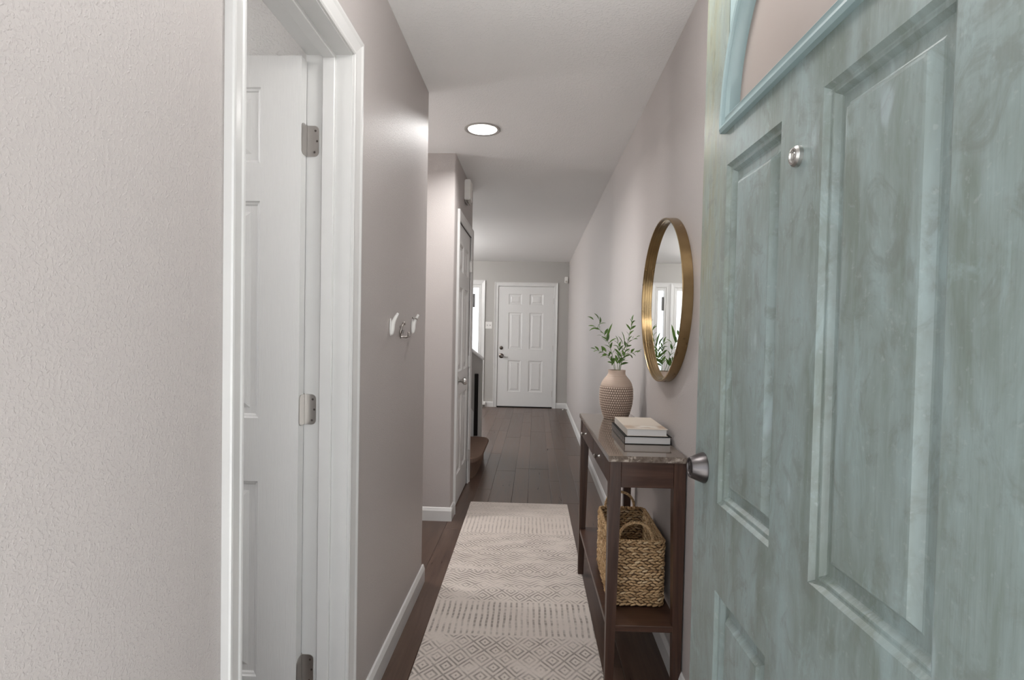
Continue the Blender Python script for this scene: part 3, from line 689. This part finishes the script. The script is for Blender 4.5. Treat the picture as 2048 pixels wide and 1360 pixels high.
# coat hooks
def spline(pts, rads, m=6):
    P = [Vector(p) for p in pts]; out = []; ro = []
    for i in range(len(P) - 1):
        a, b_, c, d = P[max(i - 1, 0)], P[i], P[i + 1], P[min(i + 2, len(P) - 1)]
        for k in range(m):
            t = k / m; out.append(.5 * ((2 * b_) + (c - a) * t + (2 * a - 5 * b_ + 4 * c - d) * t * t + (3 * b_ - a - 3 * c + d) * t ** 3)); ro.append(rads[i] + (rads[i + 1] - rads[i]) * (t * t * (3 - 2 * t)))
    out.append(P[-1]); ro.append(rads[-1]); return out, ro
def coat_hook(y, z0, label):
    t = onwall('coat_hook', label, 'hook', (XL, y, z0 + .03)); t['group'] = 'white hooks on the left wall'
    bm = BM(); b2 = BM(); lathe(b2, [(0, 0), (.0085, 0), (.011, .0015), (.011, .0035), (.009, .005), (0, .005)], 28); b2.transform(Matrix.Translation((XL, y, z0 + .033)) @ Matrix.Rotation(PI / 2, 4, 'Y') @ Matrix.Diagonal((3.0, 1, 1, 1))); merge(bm, b2); obj('plate', bm, M_white_plastic, t, 50)
    pt, rd = spline([(XL + .004, y, z0 + .002), (XL + .0075, y, z0 + .010), (XL + .009, y, z0 + .026), (XL + .011, y, z0 + .046), (XL + .019, y, z0 + .066), (XL + .029, y, z0 + .083), (XL + .0305, y, z0 + .0855)], [.002, .0068, .0088, .0085, .0068, .0052, .0015])
    bm = BM(); tube(bm, pt, rd, 16, flat=1.0); obj('prong', bm, M_white_plastic, t, 60)
coat_hook(2.05, 1.250, 'white plastic wall hook, the one nearer the white door')
coat_hook(2.41, 1.256, 'white plastic wall hook nearer the corner, wearing a metal ring')
bm = BM()
pts = [(XL + .006 + .008 * math.sin(a), 2.215 + .019 * math.cos(a), 1.272 + .031 * math.sin(a)) for a in [x * PI * 2 / 22 for x in range(3, 23)]]
tube(bm, pts, .0042, 10); tube(bm, [(XL, 2.222, 1.246), (XL + .020, 2.226, 1.243), (XL + .026, 2.240, 1.246), (XL + .026, 2.246, 1.262)], .0045, 10); tube(bm, [(XL, 2.20, 1.285), (XL + .012, 2.20, 1.285)], .0045, 10)
place(tag(obj('wall_clip', bm, M_ring, None, 60), 'grey metal loop clip on the left wall between the two hooks', 'clip'), (XL, 2.215, 1.272))
bm = BM()
pts = [(XL + .006 + .018 * abs(math.sin(a)) , 2.41 + .018 * math.cos(a), 1.256 + .062 - .006 * math.cos(a) + .002) for a in [x * PI * 2 / 20 for x in range(0, 12)]]
tube(bm, pts, .003, 8); tube(bm, [pts[0], (XL + .012, 2.430, 1.285)], .003, 8)
place(tag(obj('metal_ring', bm, M_ring, None, 60), 'thin grey metal ring hanging over the hook nearer the corner', 'ring'), (XL + .01, 2.41, 1.31))

# ------------------------------------------------------------------ rug
def rug_mat():
    m = NT('woven_runner', .95, (.5, .45, .4), spec=.15)
    v = m.co(); wob = m.n('ShaderNodeTexNoise'); wob.inputs['Scale'].default_value = 9; m.ln(v, wob.inputs['Vector'])
    X = m.xyz(v); W = m.xyz(wob.outputs['Color'])
    x = m.ma('ADD', X[0], m.ma('MULTIPLY', m.ma('SUBTRACT', W[0], .5), .012)); y = m.ma('ADD', X[1], m.ma('MULTIPLY', m.ma('SUBTRACT', W[1], .5), .014))
    u = m.ma('ABSOLUTE', m.ma('SUBTRACT', m.ma('FRACT', m.ma('DIVIDE', m.ma('ADD', x, 10.0), .090)), .5))
    w_ = m.ma('ABSOLUTE', m.ma('SUBTRACT', m.ma('FRACT', m.ma('DIVIDE', m.ma('ADD', y, 10.0), .112)), .5))
    d = m.ma('ADD', u, w_); dd = m.ma('MINIMUM', d, m.ma('SUBTRACT', 1.0, d))
    rings = m.ma('MULTIPLY_ADD', m.ma('COSINE', m.ma('MULTIPLY', dd, 2 * PI * 4.0)), .5, .5)
    chev = m.ma('FRACT', m.ma('DIVIDE', m.ma('ADD', m.ma('ADD', y, 10.0), m.ma('MULTIPLY', u, .075)), .026))
    chev = m.ma('SUBTRACT', 1.0, m.smooth(m.ma('ABSOLUTE', m.ma('SUBTRACT', chev, .5)), .12, .36))
    diam = m.smooth(rings, .35, .9)
    # dash columns
    cu = m.ma('ABSOLUTE', m.ma('SUBTRACT', m.ma('FRACT', m.ma('DIVIDE', m.ma('ADD', x, 10.0), .0258)), .5))
    cv = m.ma('ABSOLUTE', m.ma('SUBTRACT', m.ma('FRACT', m.ma('DIVIDE', m.ma('ADD', y, 10.0), .028)), .5))
    dash = m.ma('MULTIPLY', m.ma('SUBTRACT', 1.0, m.smooth(cu, .10, .24)), m.ma('SUBTRACT', 1.0, m.ma('MULTIPLY', m.smooth(cv, .33, .48), .65)))
    def band(a, b_): return m.ma('MULTIPLY', m.smooth(y, a - .006, a + .006), m.ma('SUBTRACT', 1.0, m.smooth(y, b_ - .006, b_ + .006)))
    db = m.ma('MAXIMUM', band(2.262, 2.545), m.ma('MAXIMUM', band(3.425, 3.735), band(1.2, 1.4)))
    cb = m.ma('MAXIMUM', band(2.71, 2.86), band(2.98, 3.10))
    gap = m.ma('MAXIMUM', band(2.545, 2.556), band(2.252, 2.262))
    pat = m.ma('ADD', m.ma('MULTIPLY', diam, m.ma('SUBTRACT', 1.0, m.ma('MAXIMUM', db, cb))), m.ma('ADD', m.ma('MULTIPLY', dash, db), m.ma('MULTIPLY', chev, cb)))
    pat = m.ma('MULTIPLY', pat, m.ma('SUBTRACT', 1.0, gap))
    fade = m.noise(m.co(scale=(1.0, 2.2, 1)), 6, 4, .6)
    far = m.ma('SUBTRACT', 1.0, m.ma('MULTIPLY', m.smooth(y, 3.1, 3.75), .45))
    amt = m.ma('MULTIPLY', m.ma('MULTIPLY', pat, m.smooth(fade, .30, .62)), m.ma('MULTIPLY', far, .80))
    yarn = m.noise(m.co(scale=(1, 1, 1)), 420, 2, .6)
    basec = m.mix(yarn, (.52, .46, .42), (.78, .71, .65)); tint = m.noise(v, 2.2, 3)
    basec = m.mix(m.ma('MULTIPLY', m.smooth(tint, .4, .7), .25), basec, (.56, .49, .43))
    k = m.mix(amt, basec, (.235, .205, .185))
    streak = m.noise(m.co(scale=(6, 70, 1)), 1.0, 3, .6); k = m.mix(m.ma('MULTIPLY', m.smooth(streak, .66, .76), .5), k, (.24, .20, .175))
    m.color(k); m.bump(m.ma('SUBTRACT', yarn, m.ma('MULTIPLY', amt, 1.2)), .0022, 1.0); return m.m
bm = bmesh.new(); box(bm, -.357, .357, 1.15, 4.04, .0, .007, .0025, 2)
rug = obj('runner_rug', bm, rug_mat()); ra_ = math.radians(-.55)
rug.location = (-.104 - 0 + .0, 0, .0); rug.rotation_euler = (0, 0, 0)
rug.matrix_world = Matrix.Translation((-.098, 4.04, 0.0005)) @ Matrix.Rotation(math.radians(.55), 4, 'Z') @ Matrix.Translation((0, -4.04, 0))
tag(rug, 'cream woven runner rug with faded grey diamond bands on the dark floor', 'rug')

# ------------------------------------------------------------------ console table
CA = math.radians(1.2); CO = (.262, 1.912, 0)
con = thing('console_table', 'dark wood console table with polished brown stone top and lower shelf', 'console table', CO, CA)
MC = MATS[con.name]
def cobj(name, bm, mat, parent=con, smooth=False):
    """bm is in the table's own frame"""
    bm.transform(MC); return obj(name, bm, mat, parent, smooth)
CW, CLN, CT = .275, 1.0, .850
bm = BM(); box(bm, 0, CW, 0, CLN, CT - .021, CT, .002, 2); top = cobj('tabletop', bm, M_stone)
def leg(x0, y0, ix, iy, zb):
    """tapered leg: outer corner (x0,y0), tapering on the inner sides"""
    b = bmesh.new(); r = []
    for z, s in ((zb, .029), (.30, .034), (.70, .041), (CT - .021, .041)):
        xa, xb = sorted((x0, x0 + ix * s)); ya, yb = sorted((y0, y0 + iy * s))
        r.append([b.verts.new(p) for p in ((xa, ya, z), (xb, ya, z), (xb, yb, z), (xa, yb, z))])
    for A, B in zip(r, r[1:]):
        for k in range(4): b.faces.new((A[k], A[(k + 1) % 4], B[(k + 1) % 4], B[k]))
    b.faces.new(r[0]); b.faces.new(r[-1])
    bmesh.ops.bevel(b, geom=[e for e in b.edges if abs(e.verts[0].co.z - e.verts[1].co.z) > .05], offset=.002, segments=1, affect='EDGES')
    return b
for (x0, y0, ix, iy, zb) in ((.006, .006, 1, 1, .0085), (CW - .004, .006, -1, 1, 0.0), (.006, CLN - .012, 1, -1, .0085), (CW - .004, CLN - .012, -1, -1, 0.0)):
    cobj('leg', leg(x0, y0, ix, iy, zb), M_console)
AZ = .738
bm = BM(); box(bm, .047, CW - .045, .010, .026, AZ, CT - .021, .0015); cobj('apron', bm, M_console_h)
bm = BM(); box(bm, .047, CW - .045, CLN - .030, CLN - .014, AZ, CT - .021, .0015); cobj('apron', bm, M_console_h)
bm = BM(); box(bm, CW - .020, CW - .006, .047, CLN - .050, AZ, CT - .021, .0015); cobj('apron', bm, M_console_h)
for y0, y1, yk in ((.048, .494, .285), (.498, CLN - .053, .760)):
    bm = BM(); box(bm, .010, .026, y0, y1, AZ + .001, CT - .023, .0015); box(bm, .026, .20, y0 + .01, y1 - .01, AZ + .004, AZ + .010); dr = cobj('drawer', bm, M_console)
    bm = BM(); lathe(bm, [(0, 0), (.006, 0), (.004, .003), (.0035, .012), (.008, .018), (.009, .022), (.006, .026), (0, .027)], 20, Matrix.Translation((.010, yk, .785)) @ Matrix.Rotation(-PI / 2, 4, 'Y')); bm.transform(MC); obj('knob', bm, M_nickel, dr, 50)
SZ = .250
bm = BM(); box(bm, .010, CW - .010, .010, CLN - .016, SZ - .022, SZ, .002); cobj('shelf', bm, M_console_h)

# ------------------------------------------------------------------ basket on the shelf
BX0, BX1, BY0, BY1, BZ0, BZ1 = .292, .507, 2.055, 2.470, SZ + .002, .500
def rrect(inset, n_per=1.0, r=.035):
    x0, x1, y0, y1 = BX0 + inset, BX1 - inset, BY0 + inset, BY1 - inset; r = max(r - inset, .012)
    def pos(s):
        segs = [('l', (x0 + r, y0), (x1 - r, y0)), ('a', (x1 - r, y0 + r), -PI / 2), ('l', (x1, y0 + r), (x1, y1 - r)), ('a', (x1 - r, y1 - r), 0), ('l', (x1 - r, y1), (x0 + r, y1)), ('a', (x0 + r, y1 - r), PI / 2), ('l', (x0, y1 - r), (x0, y0 + r)), ('a', (x0 + r, y0 + r), PI)]
        L = []
        for g in segs: L.append(math.dist(g[1], g[2]) if g[0] == 'l' else r * PI / 2)
        tot = sum(L); s = (s % 1.0) * tot
        for g, l in zip(segs, L):
            if s <= l or g is segs[-1]:
                if g[0] == 'l':
                    t = s / l; p = (g[1][0] + (g[2][0] - g[1][0]) * t, g[1][1] + (g[2][1] - g[1][1]) * t); dx, dy = (g[2][0] - g[1][0]) / l, (g[2][1] - g[1][1]) / l; return Vector((p[0], p[1], 0)), Vector((dx, dy, 0)), Vector((dy, -dx, 0))
                a = g[2] + s / r; n = Vector((math.cos(a), math.sin(a), 0)); return Vector((g[1][0] + r * n.x, g[1][1] + r * n.y, 0)), Vector((-n.y, n.x, 0)), n
            s -= l
    return pos
def strand_mat():
    m = NT('seagrass', .75, (.4, .27, .15), spec=.25)
    a = m.n('ShaderNodeAttribute'); a.attribute_name = 'tone'; v = m.co(); n = m.noise(v, 160, 3, .6)
    k = m.ramp(a.outputs['Fac'], [(.0, (.26, .155, .075)), (.35, (.48, .31, .16)), (.7, (.66, .46, .26)), (1.0, (.80, .63, .41))])
    m.color(m.mix(m.ma('MULTIPLY', n, .5), k, (.36, .22, .11))); m.bump(n, .0008); return m.m
M_grass = strand_mat()
ICO = bmesh.new(); bmesh.ops.create_icosphere(ICO, subdivisions=1, radius=1)
bmesh.ops.subdivide_edges(ICO, edges=[e for e in ICO.edges if False], cuts=1)
ICOV = [v.co.copy() for v in ICO.verts]; ICOF = [[v.index for v in f.verts] for f in ICO.faces]; ICO.free()
class Strands:
    def __init__(s): s.v = []; s.f = []; s.t = []
    def add(s, c, ax, up, nr, L, w_, d, tone):
        o = len(s.v)
        for p in ICOV: s.v.append(tuple(c + ax * p.x * L + up * p.y * w_ + nr * p.z * d)); s.t.append(tone)
        s.f += [[i + o for i in f] for f in ICOF]
    def build(s, name, parent):
        me = bpy.data.meshes.new(name); inv = mat_of(parent).inverted()
        me.from_pydata([tuple(inv @ Vector(v)) for v in s.v], [], s.f)
        at = me.attributes.new('tone', 'FLOAT', 'POINT'); at.data.foreach_set('value', s.t)
        for p in me.polygons: p.use_smooth = True
        me.materials.append(M_grass); o = bpy.data.objects.new(name, me); COL.objects.link(o); o.parent = parent; return o
bk = thing('wicker_basket', 'rectangular woven seagrass basket with two loop handles on the console shelf', 'basket', ((BX0 + BX1) / 2, (BY0 + BY1) / 2, BZ0))
bm = bmesh.new()
for ins in (.008, .013):
    pos = rrect(ins); N = 80; lo = []; hi = []
    for k in range(N):
        p, _, n = pos(k / N); lo.append(bm.verts.new((p.x, p.y, BZ0 + .002))); hi.append(bm.verts.new((p.x, p.y, BZ1 - .004)))
    for k in range(N): bm.faces.new((lo[k], lo[(k + 1) % N], hi[(k + 1) % N], hi[k]))
    if ins > .01: bm.faces.new(lo); loi, hii = lo, hi
    else: loo, hio = lo, hi
for k in range(80): bm.faces.new((hio[k], hio[(k + 1) % 80], hii[(k + 1) % 80], hii[k])); bm.faces.new((loo[k], loo[(k + 1) % 80], loi[(k + 1) % 80], loi[k]))
obj('core', bm, plain('basket_core', (.14, .085, .045), .9), bk)
S = Strands(); rows = 23; Z = Vector((0, 0, 1))
for side, ins in ((1, .005), (-1, .015)):
    pos = rrect(ins)
    for r in range(rows):
        zc = BZ0 + .008 + (BZ1 - BZ0 - .014) * r / (rows - 1); n = 58
        rt = random.random() * .3
        for k in range(n):
            taper = 1.0
            p, tg, nr = pos((k + .5 * (r % 2) + random.uniform(-.12, .12)) / n)
            tilt = .30 if (r % 2) == 0 else -.30
            if random.random() < .15: tilt = -tilt
            ax = (tg * math.cos(tilt) + Z * math.sin(tilt)).normalized(); up = (Z * math.cos(tilt) - tg * math.sin(tilt)).normalized()
            c = Vector((p.x, p.y, zc + random.uniform(-.0012, .0012))) + nr * side * random.uniform(-.001, .002)
            S.add(c, ax, up, nr, .0145 * random.uniform(.85, 1.15), .0050 * random.uniform(.85, 1.15), .0050, min(1, max(0, random.gauss(.55, .2) + rt - .15)))
wv = S.build('woven_strands', bk); wv['kind'] = 'stuff'
# rim braid
S = Strands(); pos = rrect(.009)
for k in range(110):
    p, tg, nr = pos(k / 110); tl = .5
    S.add(Vector((p.x, p.y, BZ1)), (tg * math.cos(tl) + nr * math.sin(tl) * (1 if k % 2 else -1)).normalized(), Z, nr, .008, .0042, .0055, random.uniform(.3, .7))
rm = S.build('rim', bk); rm['kind'] = 'stuff'
# loop handles
def loop_handle(y, xc):
    S = Strands(); n = 54; hw, hh = .064, .068; prev = None; path = []
    for k in range(n + 1):
        a = PI * k / n; path.append(Vector((xc - hw * math.cos(a), y, BZ1 - .012 + (hh + .012) * math.sin(a) ** .75 if 0 < a < PI else BZ1 - .03)))
    for k in range(n):
        a, b_ = path[k], path[k + 1]; t = (b_ - a).normalized(); s_ = Vector((0, 1, 0)); nn = t.cross(s_)
        for j in range(3):
            ph = 2 * PI * (k / 5 + j / 3); off = (s_ * math.sin(ph) + nn * math.cos(ph)) * .0040
            ax = (t + off.normalized().cross(t) * .7).normalized(); nr = off.normalized(); up = ax.cross(nr)
            S.add((a + b_) / 2 + off, ax, up, nr, .0055, .0030, .0026, random.uniform(.35, .8))
    o = S.build('handle', bk); return o
loop_handle(BY0 + .010, .392); loop_handle(BY1 - .010, .392)

# ------------------------------------------------------------------ books
bb = thing('book', 'black book with pale page edges, under the cream book on the console', 'book', (.350, 2.125, CT), math.radians(.6), group='books on the console')
MB = MATS[bb.name]
def bobj(name, bm, mat, root): bm.transform(MATS[root.name]); return obj(name, bm, mat, root)
def book(root, W_, L, T, mc, ms, c=.0028):
    bm = BM(); box(bm, 0, W_, 0, L, 0, c, .0006); box(bm, 0, W_, 0, L, T - c, T, .0006); bobj('cover', bm, mc, root)
    bm = BM(); box(bm, 0, c, 0, L, c * .5, T - c * .5, .0006); bobj('spine', bm, ms, root)
    bm = BM(); box(bm, c, W_ - .005, .003, L - .004, c, T - c); bobj('pages', bm, M_pages, root)
book(bb, .181, .325, .031, M_black, M_spine)
bc = thing('book', 'cream book with a landscape cover, on top of the black book', 'book', (.3605, 2.130, CT + .0315), math.radians(.9), group='books on the console')
book(bc, .157, .300, .027, M_cream, M_creamside, .0015)

# ------------------------------------------------------------------ vase with leafy stems
VX, VY = .409, 2.765
vs_ = thing('vase', 'tan stoneware vase with knitted relief, holding green stems on the console', 'vase', (VX, VY, CT))
def rad(z):   # z from 0 to .243
    P = [(0, .056), (.006, .060), (.03, .069), (.07, .079), (.11, .083), (.15, .0815), (.175, .076), (.195, .065), (.210, .052), (.218, .045), (.225, .0425), (.236, .042), (.243, .044)]
    for (a, ra0), (c, rc) in zip(P, P[1:]):
        if z <= c:
            t = (z - a) / (c - a); return ra0 + (rc - ra0) * t
    return P[-1][1]
def radS(z): return sum(rad(min(.243, max(0, z + d))) for d in (-.006, -.003, 0, .003, .006)) / 5
NA, NZ = 352, 118; verts = []; tone = []; faces = []
for i in range(NZ + 1):
    z = .243 * i / NZ; R = radS(z)
    for k in range(NA):
        th = 2 * PI * k / NA; d = 0; tn = .62
        if z < .166:
            row = z / .0118; fr = row % 1; u_k = 44 * k / NA
            v = (u_k + .5 * (int(row) % 2)) % 1 - .5
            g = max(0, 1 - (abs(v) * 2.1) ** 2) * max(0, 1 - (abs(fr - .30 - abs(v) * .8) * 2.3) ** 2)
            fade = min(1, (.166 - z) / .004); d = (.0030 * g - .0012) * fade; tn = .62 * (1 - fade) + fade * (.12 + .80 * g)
        elif z < .214:
            d = .00035 * math.sin(z / .0052 * 2 * PI); tn = .58 + .16 * math.sin(z / .0052 * 2 * PI)
        elif z < .236: d = .0003 * math.sin(z / .006 * 2 * PI); tn = .62
        r = R + d; verts.append((r * math.cos(th), r * math.sin(th), z)); tone.append(tn)
for i in range(NZ):
    for k in range(NA):
        a = i * NA + k; c = i * NA + (k + 1) % NA; faces.append((a, c, c + NA, a + NA))
n0 = len(verts); inner = [(.0405, .243), (.038, .236), (.038, .215), (.060, .19), (.070, .12), (.05, .012), (0, .008)]
for r, z in inner:
    for k in range(NA): verts.append((max(r, 1e-4) * math.cos(2 * PI * k / NA), max(r, 1e-4) * math.sin(2 * PI * k / NA), z)); tone.append(.35)
last = NZ * NA
for i in range(len(inner)):
    base = last if i == 0 else n0 + (i - 1) * NA
    for k in range(NA): faces.append((base + k, base + (k + 1) % NA, n0 + i * NA + (k + 1) % NA, n0 + i * NA + k))
faces.append(tuple(range(NA))[::-1])
me = bpy.data.meshes.new('vase_body'); me.from_pydata(verts, [], faces); at = me.attributes.new('tone', 'FLOAT', 'POINT'); at.data.foreach_set('value', tone)
for p in me.polygons: p.use_smooth = True
mv = NT('stoneware', .6, (.4, .3, .22)); a_ = mv.n('ShaderNodeAttribute'); a_.attribute_name = 'tone'
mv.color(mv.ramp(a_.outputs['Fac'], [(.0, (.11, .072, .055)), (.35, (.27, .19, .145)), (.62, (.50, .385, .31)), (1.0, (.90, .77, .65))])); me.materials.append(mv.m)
o = bpy.data.objects.new('vase_body', me); COL.objects.link(o); o.parent = vs_

def leaf_bm():
    bm = bmesh.new(); prof = [(0, .0), (.16, .30), (.38, .5), (.62, .46), (.84, .26), (1.0, 0)]
    mid = [bm.verts.new((t, 0, .10 * math.sin(PI * t) )) for t, w_ in prof]
    for sg in (1, -1):
        sd = [bm.verts.new((t, sg * w_ * .34, .10 * math.sin(PI * t) + w_ * .10)) for t, w_ in prof[1:-1]]
        A = [mid[0]] + sd + [mid[-1]]
        for k in range(5):
            f = [mid[k], mid[k + 1], A[k + 1], A[k]]; f = list(dict.fromkeys(f))
            if len(f) > 2: bm.faces.new(f)
    return bm
def leafmat(name, c1, c2):
    m = NT(name, .45, c1, spec=.35); oi = m.n('ShaderNodeObjectInfo'); m.color(m.mix(oi.outputs['Random'], c1, c2))
    tr = m.n('ShaderNodeBsdfTranslucent'); tr.inputs[0].default_value = (c2[0] * 1.3, c2[1] * 1.4, c2[2], 1); x = m.n('ShaderNodeMixShader'); x.inputs[0].default_value = .22
    m.ln(m.b.outputs[0], x.inputs[1]); m.ln(tr.outputs[0], x.inputs[2]); m.ln(x.outputs[0], m.t.nodes['Material Output'].inputs[0]); return m.m
M_leaf = leafmat('leaf_green', (.040, .085, .022), (.135, .235, .060)); M_stem = plain('stem_green', (.13, .19, .08), .5)
LM = None
def px(x, y, Y):      # a point of the bouquet, measured on the photograph and placed at depth Y
    d = r_ * ((x - 1024) / 1100) + u_ * ((689.85 - y) / 1100) + f_; t = Y / d.y
    return Vector((0, 0, H)) + d * t
def stem(label, pts, n_pairs, ls=.040, tiplen=.04, extra=()):
    global LM
    P = [px(*p) for p in pts]; base = Vector((P[0].x, P[0].y, CT + .02)); 
    t = thing('leafy_stem', label, 'branch', tuple(base), group='green stems in the vase')
    path = []; full = [base] + P
    for i in range(len(full) - 1):
        for s in range(4): path.append(full[i].lerp(full[i + 1], s / 4))
    path.append(full[-1])
    bm = BM(); tube(bm, path, [.0016 - .0009 * i / len(path) for i in range(len(path))], 6); obj('stem', bm, M_stem, t, 60)
    segs = [(a, c) for a, c in zip(P[1:], P[2:])]; tot = sum((c - a).length for a, c in segs)
    def add(p, d, L, roll):
        global LM
        d = d.normalized(); sd = d.cross(Vector((0, 0, 1)))
        if sd.length < .1: sd = d.cross(Vector((0, 1, 0)))
        sd.normalize(); nr = sd.cross(d)
        M = Matrix((d, sd, nr)).transposed().to_4x4() @ Matrix.Rotation(roll, 4, 'X'); M = Matrix.Translation(p) @ M @ Matrix.Diagonal((L, min(L, .040), min(L, .040), 1))
        if LM is None:
            b_ = leaf_bm(); LM = bpy.data.meshes.new('leaf'); bmesh.ops.recalc_face_normals(b_, faces=b_.faces); b_.to_mesh(LM); b_.free(); LM.materials.append(M_leaf)
            for pl in LM.polygons: pl.use_smooth = True
        o = bpy.data.objects.new('leaf', LM); COL.objects.link(o); o.parent = t; o.matrix_local = mat_of(t).inverted() @ M
    n_pairs += 2
    for k in range(n_pairs):
        s = tot * (k + .3) / n_pairs; acc = 0
        for a, c in segs:
            l = (c - a).length
            if acc + l >= s: break
            acc += l
        p = a.lerp(c, min(1, (s - acc) / l)); tg = (c - a).normalized()
        for sg in (1, -1):
            th = random.uniform(.45, .95); side = tg.cross(Vector((0, -1, 0))).normalized() * sg
            dep = Vector((0, random.uniform(-.6, .35), 0))
            add(p + tg * random.uniform(-.004, .004), tg * math.cos(th) + side * math.sin(th) + dep * .6, ls * random.uniform(.85, 1.25) * (1 - .2 * k / n_pairs), random.uniform(-1.1, 1.1))
    add(P[-1], P[-1] - P[-2], tiplen, .5)
    for (xa, ya, xb, yb, dY) in extra:
        A = px(xa, ya, VY); B = px(xb, yb, VY + dY); add(A, B - A, (B - A).length, random.uniform(-.8, .8))
stem('leafy green stem arching up to the far left of the vase', [(1233, 748, VY), (1229, 728, VY - .01), (1219, 690, VY - .02), (1208, 668, VY - .03), (1195, 655, VY - .035), (1201, 644, VY - .035), (1198, 640, VY - .035)], 5, .038, .042,
     [(1212, 684, 1225, 646, -.02), (1217, 688, 1234, 676, -.02), (1205, 672, 1193, 671, .0), (1194, 656, 1178, 662, -.03), (1193, 655, 1176, 652, -.03), (1187, 640, 1174, 633, -.04), (1214, 686, 1202, 676, 0)])
stem('leafy green stem reaching low to the left of the vase', [(1231, 748, VY - .01), (1227, 730, VY - .03), (1215, 709, VY - .05), (1204, 704, VY - .06), (1192, 700, VY - .07)], 4, .034, .032,
     [(1215, 711, 1199, 716, -.05), (1212, 704, 1202, 692, -.04), (1222, 712, 1224, 732, -.04)])
stem('leafy green stem rising to the upper right of the vase', [(1236, 748, VY + .01), (1239, 728, VY + .01), (1246, 700, VY), (1256, 684, VY - .01), (1259, 668, VY - .01), (1263, 652, VY - .01), (1265, 642, VY)], 6, .034, .036,
     [(1249, 690, 1243, 662, 0), (1245, 690, 1236, 672, 0), (1259, 660, 1251, 647, 0), (1263, 655, 1269, 640, 0)])
stem('leafy green stem leaning low to the right of the vase', [(1238, 748, VY), (1240, 732, VY - .02), (1250, 709, VY - .03), (1260, 706, VY - .035), (1268, 705, VY - .04)], 3, .034, .034,
     [(1249, 712, 1256, 697, -.03), (1256, 708, 1265, 717, -.03), (1262, 706, 1267, 698, -.03), (1241, 724, 1257, 721, -.03), (1275, 706, 1284, 699, -.02)])
stem('short bushy green stem in the middle of the vase', [(1234, 748, VY + .01), (1235, 730, VY + .01), (1237, 710, VY), (1239, 696, VY), (1235, 684, VY)], 5, .036, .034,
     [(1228, 716, 1224, 730, -.02), (1242, 716, 1238, 728, -.02)])
stem('thin green stem with small leaves branching right at mid height', [(1239, 748, VY + .02), (1243, 726, VY + .02), (1252, 700, VY + .02), (1258, 684, VY + .03), (1266, 679, VY + .03), (1272, 676, VY + .03)], 4, .026, .026)

# ------------------------------------------------------------------ round mirror
MY, MZ, MA, MBb, MD = 2.278, 1.412, .367, .330, .038
mi = thing('wall_mirror', 'large round wall mirror in a deep aged brass frame above the console', 'mirror', (XR, MY, MZ))
def ell(k, n, a, b_, x): th = 2 * PI * k / n; return (x, MY + a * math.cos(th), MZ + b_ * math.sin(th))
n = 128
def loopmesh(prof):
    bm = bmesh.new(); rows = [[bm.verts.new(ell(k, n, MA + o_, MBb + o_, x)) for k in range(n)] for o_, x in prof]
    for A, B in zip(rows, rows[1:]):
        for k in range(n): bm.faces.new((A[k], A[(k + 1) % n], B[(k + 1) % n], B[k]))
    return bm
XF = XR - MD
obj('frame', loopmesh([(-.030, XR - .001), (0, XR - .001), (.000, XF + .002), (-.0015, XF), (-.005, XF), (-.0065, XF + .002), (-.0065, XF + .013), (-.0085, XF + .0145), (-.0085, XF + .0235), (-.0105, XF + .025), (-.0105, XF + .028)]), M_gold, mi, 30)
bm = bmesh.new(); bm.faces.new([bm.verts.new(ell(k, n, MA - .0084, MBb - .0084, XF + .024)) for k in range(n)]); f2 = [bm.verts.new(ell(k, n, MA - .0084, MBb - .0084, XF + .028)) for k in range(n)]; bm.faces.new(f2)
obj('mirror_glass', bm, M_mirror, mi)
